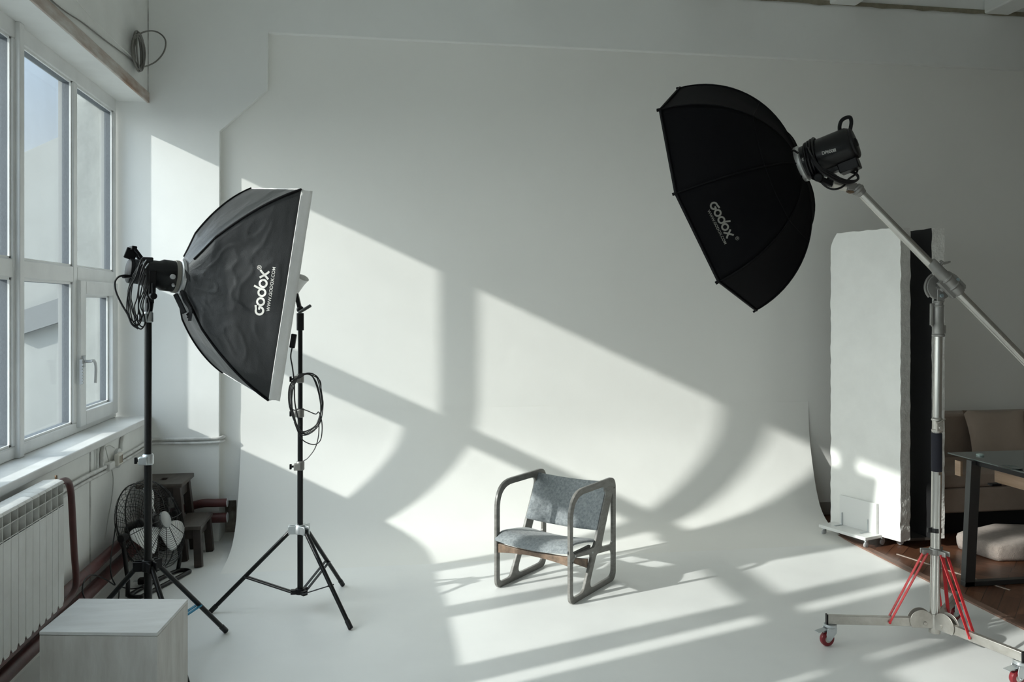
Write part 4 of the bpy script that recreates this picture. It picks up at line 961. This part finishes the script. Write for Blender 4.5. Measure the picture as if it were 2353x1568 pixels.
# ================================================================== RADIATOR AND PIPES
rd = thing('radiator', 'white sectional aluminium radiator under the window sill', 'radiator', V((-1.5, 3.4, .2)))
XR0, XR1 = -1.55, -1.452; zt_, zb_ = .848, .268; n = 14; pitch = .070; y1 = 4.135
for i in range(n):
    yc = y1 - pitch * (i + .5); h = pitch / 2 - .0016; b = MB()
    # front plate with pointed-over top
    b.box(XR1 - .004, yc - h, zb_ + .02, XR1, yc + h, zt_ - .125)
    b.prism([(XR1 - .004, yc - h, zb_ + .02), (XR1 - .004, yc + h, zb_ + .02), (XR1 - .004, yc + h * .55, zb_), (XR1 - .004, yc - h * .55, zb_)], (.004, 0, 0))
    b.prism([(XR1 - .004, yc - h, zt_ - .125), (XR1 - .004, yc + h, zt_ - .125), (XR1 - .004, yc + h, zt_ - .122), (XR1 - .004, yc + h * .8, zt_ - .110), (XR1 - .004, yc - h, zt_ - .110)], (.004, 0, 0))
    # louvre cell: side fins, middle slat, top hood
    for s_ in (-1, 1): b.box(XR0, yc + s_ * h - .0012, zb_ + .03, XR1 - .002, yc + s_ * h + .0012, zt_ - .01)
    b.prism([(XR1, yc - h, zt_ - .058), (XR1 - .045, yc - h, zt_ - .088), (XR1 - .045, yc - h, zt_ - .085), (XR1, yc - h, zt_ - .054)], (0, 2 * h, 0))
    b.prism([(XR1, yc - h, zt_ - .118), (XR1 - .045, yc - h, zt_ - .148), (XR1 - .045, yc - h, zt_ - .145), (XR1, yc - h, zt_ - .112)], (0, 2 * h, 0))
    pr = [(XR1 + .002, zt_ - .012), (XR1 - .006, zt_ - .002), (XR1 - .03, zt_ + .004), (XR0 + .01, zt_ + .002), (XR0, zt_ - .006), (XR0, zt_ - .012), (XR1 - .004, zt_ - .016)]
    b.prism([(x, yc - h, z) for x, z in pr], (0, 2 * h, 0))
    b.box(XR0 + .03, yc - .012, zb_ + .01, XR1 - .03, yc + .012, zt_ - .02)
    b.box(XR0, yc - h, zb_ + .03, XR0 + .004, yc + h, zt_ - .03)
    b.build('radiator_section', RADM, rd, bevel=.0012, smooth=30)
b = MB(); b.cyl((-1.50, y1 - pitch * n - .02, zb_ + .035), (-1.50, y1 + .01, zb_ + .035), .018); b.cyl((-1.50, y1 - pitch * n - .02, zt_ - .05), (-1.50, y1 + .03, zt_ - .05), .018); b.build('manifold', RADM, rd)
hpz = thing('heating_pipe', 'red brown riser pipe bent down beside the end of the radiator', 'pipe', V((-1.5, 4.2, .2)))
b = MB(); b.tube(cr_([(-1.505, 4.13, .815), (-1.495, 4.20, .822), (-1.488, 4.27, .815), (-1.485, 4.31, .765), (-1.483, 4.325, .66), (-1.482, 4.35, .45), (-1.482, 4.375, .32), (-1.484, 4.36, .262), (-1.495, 4.27, .232), (-1.50, 4.05, .228), (-1.50, 3.0, .228)], 7), .0160, 14); b.build('bent_tube', PIPE, hpz)
b = MB(); b.tube(cr_([(-1.50, 4.16, .83), (-1.498, 4.165, .845), (-1.50, 4.17, .862)], 4), [.012] * 4 + [.006] * 5, 8); b.build('air_valve', mat('old brass', (.22, .14, .09), .5, .6, bump=.3), hpz)
for nm, z, x, rr, ze, lab in (('heating_pipe', .235, -1.545, .029, .279, 'upper red brown heating pipe along the wall under the window, running into the recess'), ('heating_pipe', .125, -1.540, .034, .176, 'lower red brown heating pipe along the wall above the floor, running into the recess')):
    b = MB(); pts = [(x, -1, z)] + [(x, y, z + .0) for y in (1, 3, 4.5, 5.3, 5.85)] + [(x + .03, 5.99, z), (x + .13, 6.045, z), (-1.25, 6.055, ze), (-1.14, 6.06, ze)]
    pts2 = cr_(pts, 6) + [V((-1.065, 6.062, ze))]
    b.tube([p + V((.002 * noise.noise(p * 9), 0, .002 * noise.noise(p * 7))) for p in pts2], rr, 14)
    o = b.build(nm, PIPE, None); tag(o, lab, 'pipe', 'heating pipes'); del o['group']
    b = MB(); b.cyl(V((-1.066, 6.062, ze)), V((-1.062, 6.062, ze)), rr * 1.01); b.build('pipe_end', mat('cut pipe end', (.62, .63, .64), .5), o)
# white conduits
def conduit(z, dx, r, nm, lab):
    b = MB(); pts = [(XL + dx, 4.20, z - .02)] + [(XL + dx, y, z + .012 * math.sin(y * 2)) for y in (4.7, 5.2, 5.7, 5.95)] + [(XL + dx + .012, YC - dx * .9, z), (XL + .14, YC - dx, z), (-1.3, YC - dx, z - .002), (-1.17, YC - dx, z), (-1.12, YC - dx + .004, z + .002), (-1.103, YC + .012, z + .004), (-1.10, YC + .045, z + .004)]
    b.tube(cr_(pts, 6), r, 10); return tag(b.build(nm, WPIPE, None), lab, 'pipe')
conduit(.728, .016, .0115, 'conduit', 'upper white painted conduit wrapping round the wall corner'); conduit(.700, .015, .0100, 'conduit', 'lower white painted conduit wrapping round the wall corner')
for y, nm, z0, lab in ((5.02, 'conduit', .735, 'thin white vertical conduit under the sill, nearer the radiator'), (5.10, 'conduit', .735, 'thick white vertical conduit under the sill beside the thin one'), (5.46, 'conduit', .76, 'white vertical conduit dropping to the socket from the sill')):
    b = MB(); b.tube(cr_([(XL + .012, y, z0), (XL + .012, y, .80), (XL + .012, y + (.03 if y > 5.05 else 0), .852)], 4), .007 if y < 5.05 else .012, 8); tag(b.build(nm, WPIPE, None), lab, 'pipe')
sk = thing('wall_socket', 'white round power socket on the wall under the window sill', 'socket', V((XL, 5.42, .72)))
b = MB(); b.lathe((XL, 5.40, .725), (1, 0, 0), [(0, .058), (.018, .058), (.022, .05)], 28); b.build('back_box', mat('grey plastic', (.55, .56, .56), .5), sk)
b = MB(); b.ob((XL + .034, 5.33, .73), (.014, 0, 0), (0, .045, 0), (0, 0, .036)); b.build('faceplate', mat('cream plastic', (.70, .68, .62), .4), sk, bevel=.008)
b = MB()
for i in range(3): b.ob((XL + .0485, 5.31 + i * .022, .73), (.0008, 0, 0), (0, .0055, 0), (0, 0, .022))
b.build('slot', mat('brown slots', (.20, .15, .09), .6), sk)
b = MB(); b.ob((XL + .02, 5.20, .715), (.02, 0, 0), (0, .05, 0), (0, 0, .02)); b.build('junction', mat('white junction', (.66, .66, .64), .5), sk, bevel=.006)
cb = MB(); cb.tube(cr_([onx(242, 1028, XL + .012), onx(250, 1060, XL + .012), onx(258, 1085, XL + .01), onx(260, 1110, XL + .01), onx(256, 1150, XL + .01), onx(248, 1195, XL + .01), onx(241, 1240, XL + .012)], 6), .0028, 6)
cb.tube(cr_([onx(242, 1028, XL + .012), onx(252, 1024, XL + .02), onx(263, 1030, XL + .012)], 6), .003, 6)
tag(cb.build('wall_wire', mat('grey white wire', (.50, .50, .48), .5), None), 'thin pale wire hanging down the wall from under the sill', 'wire')
b = MB(); b.box(XL, 4.93, 0, XL + .003, 4.945, .84); struct(b.build('trim_11', mat('dirty joint', (.30, .30, .29), .8, c2=(.62, .62, .6), vscale=8), smooth=0))
# coil of grey cable in the upper corner and its runs
random.seed(12)
def hug(u, v, o_=.03):
    p = onx(u, v, XL + o_)
    return p if 0 < p.y < YC - o_ else ony(u, v, YC - o_)
GC = mat('dusty grey cable', (.17, .165, .15), .6); cb = MB(); yq = YC - .03
for k in range(8):
    o_ = k * .007; cx_, cy_ = 319 + random.uniform(-3, 3), 118 + random.uniform(-3, 3); rx, ry = 11 + random.uniform(-5, 6), 44 + random.uniform(-6, 4)
    cb.tube([hug(cx_ + rx * math.cos(a) + 3 * math.sin(a), cy_ + ry * math.sin(a), .012 + o_) for a in [2 * math.pi * i / 30 for i in range(30)]], .0052, 7, True)
cb.tube(cr_([hug(u, v, .05) for u, v in ((322, 160), (308, 130), (312, 95), (322, 78), (343, 71), (362, 74), (377, 86), (381, 102), (375, 122), (360, 140), (342, 150), (328, 154))], 7), .0052, 7)
tag(cb.build('cable_coil', GC, None), 'coil of dusty grey cable hanging in the upper corner', 'cable')
cb = MB(); cb.sph(ony(327, 160, yq - .03), .013, 10); cb.cyl(ony(322, 152, yq - .0), ony(332, 160, yq - .04), .006); cb.cyl(ony(330, 155, YC), ony(330, 155, YC - .05), .004); tag(cb.build('wall_hook', ZINC, None), 'small metal hook and clip holding the coil', 'hook')
cb = MB(); pts = [(108, -8), (146, 24), (190, 53), (240, 92), (262, 108), (296, 133), (312, 148)]
cb.tube(cr_([onx(u, v, XL + .008) for u, v in pts], 6), .0042, 6); tag(cb.build('wall_wire', GC, None), 'dark wire running diagonally above the window to the coil', 'wire')
cb = MB(); cb.tube(cr_([onx(u, v, XL + .03) for u, v in [(168, -8), (215, 45), (262, 92), (300, 128), (320, 147)]], 6), .0022, 6); tag(cb.build('wall_wire', mat('white wire', (.74, .74, .72), .5), None), 'thin white wire above the dark wire, running to the coil', 'wire')

# ================================================================== FOAM BOARDS AND THEIR DOLLIES
FOAM = mat('white foam board', (.88, .885, .86), .75, c2=(.83, .835, .81), vscale=5, bump=.25, bscale=110, dist=.003)
FBLK = mat('black painted foam', (.006, .006, .007), .75)
FEDGE = mat('chipped foam edge', (.84, .835, .80), .9, c2=(.70, .69, .66), vscale=24, bump=.9, bscale=60, dist=.01)
def slab(name, label, A, B_, nrm, th, z0, z1, seed, front, back):
    """upright slab from A to B_ on plan, thickness th towards nrm, ragged edges"""
    t = thing(name, label, 'foam board', V((A.x, A.y, z0)), 'foam boards'); del t['group']
    L = (B_ - A).length; d = (B_ - A).normalized(); ny, nz = 14, 110; P = []; Fs = []
    def rag(z, e): return .008 * noise.noise(V((z * 7, seed, e))) + .010 * max(0, noise.noise(V((z * 14, seed + 5, e)))) ** 1.2
    def corner(z): # chipped upper corner
        return .055 * max(0, (z - (z1 - .13)) / .13) ** 2
    grid = []
    for i in range(nz + 1):
        z = z0 + (z1 - z0) * i / nz; row = []
        for j in range(ny + 1):
            s = j / ny; e0 = rag(z, 1) + corner(z); e1 = L - abs(rag(z, 2)) - .0
            x = e0 + (e1 - e0) * s; zz = z
            if i in (0, nz): zz += .006 * noise.noise(V((s * 9, seed, z))) 
            row.append(A + d * x + UP * zz + d * 0)
        grid.append(row)
    for lay, m_, nm in ((0, front, 'front_face'), (1, back, 'back_face')):
        b = MB(); off = nrm * (.0 if lay == 0 else th)
        pts = [p + off + d * (.006 * noise.noise(V((p.z * 11, lay * 3.0, seed)))) * (1 if j in (0, ny) else 0) for row in grid for j, p in enumerate(row)]
        fs = [(i * (ny + 1) + j, i * (ny + 1) + j + 1, (i + 1) * (ny + 1) + j + 1, (i + 1) * (ny + 1) + j) for i in range(nz) for j in range(ny)]
        b.add(pts, fs); b.build(nm, m_, t, smooth=60)
        grid_l = pts
        if lay == 0: g0_ = pts
        else: g1_ = pts
    b = MB(); W_ = ny + 1; loop = [j for j in range(W_)] + [i * W_ + ny for i in range(1, nz + 1)] + [nz * W_ + j for j in range(ny - 1, -1, -1)] + [i * W_ for i in range(nz - 1, 0, -1)]
    m_ = len(loop); K_ = 6; P = []
    for q in range(K_ + 1):
        k = q / K_
        for a in loop:
            p = g0_[a].lerp(g1_[a], k); c0 = (A + B_) / 2 + nrm * th / 2 + UP * (z0 + z1) / 2
            P.append(p + (d * (1 if (p - c0).dot(d) > 0 else -1)) * (.006 * noise.noise(p * 30) * math.sin(math.pi * k)))
    Fs = [(q * m_ + i, q * m_ + (i + 1) % m_, (q + 1) * m_ + (i + 1) % m_, (q + 1) * m_ + i) for q in range(K_) for i in range(m_)]
    b.add(P, Fs); b.build('edge', FEDGE, t, smooth=30)
    return t
S1A, S1B = V((3.262, 5.69, 0)), V((3.452, 5.135, 0)); d1 = (S1B - S1A).normalized(); n1_ = V((-d1.y, d1.x, 0))
if n1_.x < 0: n1_ = -n1_
slab('foam_board', 'thick white foam board facing the window, ragged at the edges', S1A, S1B, n1_, .098, .065, 2.185, 1.0, FOAM, FBLK)
S2A, S2B = V((3.69, 5.78, 0)), V((3.705, 5.168, 0)); d2 = (S2B - S2A).normalized(); n2_ = V((1, .02, 0)).normalized()
slab('foam_board', 'thick foam board painted black on the side facing the white one', S2A, S2B, n2_, .098, .065, 2.185, 9.0, FBLK, FOAM)
WLAM = mat('white laminate', (.80, .81, .80), .35, spec=.4)
def dolly(label, c, d, n, wheels, hh_=.21, L=.40, x0=0):
    t = thing('dolly', label, 'dolly', V((c.x, c.y, 0)))
    b = MB(); b.ob(c + UP * .068 + n * -.079, d * L / 2, n * .081, UP * .011); b.build('base_board', WLAM, t, bevel=.002)
    b = MB(); b.ob(c + UP * (.079 + hh_ / 2) - n * .011 + d * .02, d * (L / 2 - .045), n * .0095, UP * hh_ / 2); b.build('upright_board', WLAM, t, bevel=.002)
    b = MB(); q = c + UP * .082 - n * .025 + d * (L / 2 - .09)
    b.bar(q, q - n * .075, .014, .003); b.bar(q + UP * 0 + n * .002, q + UP * .085 + n * .002, .014, .003, d); b.build('angle_bracket', ZINC, t)
    q = c + UP * .082 - n * .025 - d * (L / 2 - .09)
    b = MB(); b.bar(q, q - n * .075, .014, .003); b.bar(q + n * .002, q + UP * .085 + n * .002, .014, .003, d); b.build('angle_bracket', ZINC, t)
    for w_ in wheels:
        b = MB(); p = c + d * w_[0] + n * w_[1]; b.cyl(p + UP * .057, p + UP * .045, .013); b.bar(p + UP * .05 + n * .008, p + UP * .02 + n * .012, .018, .012, d); cs_ = b.build('caster', ZINC, t)
        b = MB(); b.lathe(p + UP * .021 + d * -.007, d, [(0, .015), (.003, .021), (.011, .021), (.014, .015)], 20); b.build('wheel', mat('grey wheel', (.45, .46, .47), .4), cs_)
dc = (S1A + S1B) / 2 - n1_ * .006 + d1 * -.055
dolly('white laminate dolly on small casters under the white foam board', dc, d1, n1_, [(-.18, -.13), (.18, -.13), (-.18, .035), (.18, .035)])
dc2 = V((3.60, 5.28, 0))
b = MB(); t = thing('dolly', 'small dolly with a pale board end between the two foam boards', 'dolly', dc2)
b.ob(dc2 + UP * .052 + V((.045, .09, 0)), V((.09, .0, 0)), V((-.01, .15, 0)), UP * .010); b.build('base_board', mat('dark stained board', (.05, .045, .04), .6), t, bevel=.002)
q = onz(2066, 1240, .062); b = MB(); b.ob(q + V((.022, .06, -.012)), V((.030, .004, 0)), V((-.01, .05, 0)), UP * .009); b.build('end_block', mat('pale chipboard', (.50, .48, .44), .6), t, bevel=.002)
b = MB(); p = onz(2063, 1252, .0) + V((.0, 0, 0)); p.z = 0; b.cyl(p + UP * .057, p + UP * .045, .014); b.bar(p + UP * .05, p + UP * .02 + RT * .012, .018, .012, FW); cs_ = b.build('caster', ZINC, t)
b = MB(); b.lathe(p + UP * .024 + RT * .012 - FW * .008, FW + RT * .5, [(0, .015), (.003, .024), (.013, .024), (.016, .015)], 20); b.build('wheel', MATS['grey wheel'], cs_)

# ================================================================== DESK, SOFA, CUSHIONS
dk = thing('desk', 'glass topped desk with oak apron and dark metal frame legs', 'desk', V((3.9, 4.0, 0)))
b = MB(); b.box(3.452, 2.6, .742, 5.0, 4.667, .750)
gm = bpy.data.materials.new('smoked glass'); gm.use_nodes = True; q = gm.node_tree.nodes['Principled BSDF']; q.inputs['Base Color'].default_value = (.10, .125, .12, 1); q.inputs['Roughness'].default_value = .05; q.inputs['Transmission Weight'].default_value = .25; q.inputs['IOR'].default_value = 1.45
b.build('glass_top', gm, dk, bevel=.0015)
OAK = mat('oak veneer', (.36, .245, .165), .45, c2=(.27, .175, .11), vscale=6, stretch=(12, .6, 12), bump=.1)
b = MB(); b.box(3.575, 2.7, .615, 3.597, 4.42, .712); b.box(3.597, 4.40, .615, 4.9, 4.42, .712); b.build('apron', OAK, dk, bevel=.001)
b = MB(); b.box(3.452, 4.55, .625, 3.466, 4.60, .715); b.build('apron_end', OAK, dk)
DM = mat('dark metal frame', (.06, .062, .062), .38, .5)
b = MB()
b.prism([(3.432, 4.43, .742), (3.497, 4.43, .742), (3.455, 4.43, 0.0), (3.392, 4.43, 0.0)], (0, .042, 0)); b.build('leg', DM, dk, bevel=.002)
b = MB(); b.box(3.392, 4.43, 0, 4.9, 4.472, .028); b.build('foot_bar', DM, dk, bevel=.002)
b = MB(); b.box(3.46, 2.7, .715, 3.50, 4.45, .741); b.box(3.50, 4.43, .712, 4.9, 4.47, .741); b.build('top_rail', BLACKP, dk)
b = MB(); b.ob((3.575, 4.42, .60), (.03, 0, 0), (0, .02, 0), (0, 0, .006)); b.build('fixing_plate', BLACKP, dk)
p = onz(2252, 1047, .7505); b = MB(); b.lathe(p, UP, [(0, .022), (.008, .022), (.010, .018), (.012, .012)], 24); tag(b.build('glass_disc', mat('clear green glass', (.35, .45, .42), .08, coat=.5), None), 'small round glass disc on the corner of the desk', 'glass disc')
p = onz(2322, 1076, .7505); b = MB(); b.lathe(p, UP, [(0, .05), (.003, .058), (.006, .060), (.007, .052), (.0035, .045)], 32); tag(b.build('glass_dish', gm, None), 'dark shallow glass dish on the desk', 'dish')

SOFM = mat('beige leather', (.34, .27, .225), .5, c2=(.29, .23, .19), vscale=5, bump=.15, bscale=60)
sf = thing('sofa', 'low beige sofa against the back wall in the shade', 'sofa', V((4.9, 5.7, 0)))
b = MB(); b.box(3.90, 5.93, .16, 5.88, 6.09, .815); b.build('backrest', SOFM, sf, bevel=.03, seg=3)
b = MB(); b.box(3.90, 5.40, .17, 5.88, 5.94, .35); b.build('base', SOFM, sf, bevel=.015)
for x0, x1 in ((3.905, 4.66), (4.665, 5.87)):
    b = MB(); b.box(x0, 5.385, .352, x1, 5.925, .475); b.build('seat_cushion', SOFM, sf, bevel=.03, seg=3)
b = MB(); b.box(3.95, 5.5, 0, 5.85, 6.05, .16); b.build('under_shade', mat('dark plinth', (.008, .008, .009), .7), sf)  # black block put in for the shaded gap under the sofa
# pillow leaning on the sofa
pc = V((4.72, 5.80, .66)); b = MB(); P = []; Fs = []; n = 14
pu, pv_, pn_ = V((1, -.12, 0)).normalized(), V((.0, .30, .95)).normalized(), V((0, -.95, .30))
for sgn in (1, -1):
    for i in range(n + 1):
        for j in range(n + 1):
            u, v = 2 * i / n - 1, 2 * j / n - 1; e = max(0, (1 - u ** 4) * (1 - v ** 4)) ** .6; pin = 1 - .07 * (1 - u * u) * abs(v) - .07 * (1 - v * v) * abs(u)
            P.append(pc + pu * u * .24 * pin + pv_ * v * .19 * pin + pn_ * sgn * (.058 * e + .006 * e * noise.noise(V((u * 3, v * 3, sgn)))))
m_ = (n + 1) ** 2
for i in range(n):
    for j in range(n): a = i * (n + 1) + j; Fs.append((a, a + 1, a + n + 2, a + n + 1)); Fs.append((m_ + a, m_ + a + n + 1, m_ + a + n + 2, m_ + a + 1))
b.add(P, Fs); tag(b.build('throw_pillow', mat('beige pillow cloth', (.42, .34, .28), .8, var=.1, bump=.2), None, smooth=80, merge=True), 'square beige pillow leaning on the sofa back', 'pillow')
# floor cushion
b = MB(); P = []; Fs = []; n = 56; ps = [onz(2192, 1258, .0), onz(2290, 1292, .0), onz(2420, 1290, .0), onz(2430, 1243, 0), onz(2280, 1236, 0)]
out2 = rpoly([(p.x, p.y) for p in ps], .07, 8); cx_ = sum(p[0] for p in out2) / len(out2); cy2 = sum(p[1] for p in out2) / len(out2); m_ = len(out2)
lv = [(.965, .001), (1.0, .03), (1.0, .07), (.97, .095), (.9, .107), (.7, .112), (.4, .114), (.1, .115)]
for k, z in lv:
    for i, p in enumerate(out2):
        q = V((cx_ + (p[0] - cx_) * k, cy2 + (p[1] - cy2) * k, z)); nn = noise.noise(q * 14); P.append(q + V((.012 * nn, .012 * noise.noise(q * 17 + V((5, 0, 0))), .006 * nn if z > .01 else 0)))
for l in range(len(lv) - 1):
    for i in range(m_): Fs.append((l * m_ + i, l * m_ + (i + 1) % m_, (l + 1) * m_ + (i + 1) % m_, (l + 1) * m_ + i))
Fs.append(tuple((len(lv) - 1) * m_ + i for i in range(m_))); Fs.append(tuple(range(m_ - 1, -1, -1)))
b.add(P, Fs); o = b.build('floor_cushion', mat('shaggy beige pile', (.52, .44, .39), .95, c2=(.40, .33, .29), vscale=40, bump=1, bscale=240, dist=.012, sheen=.3), None, smooth=80)
tag(o, 'fluffy beige floor cushion on the parquet behind the desk leg', 'floor cushion')
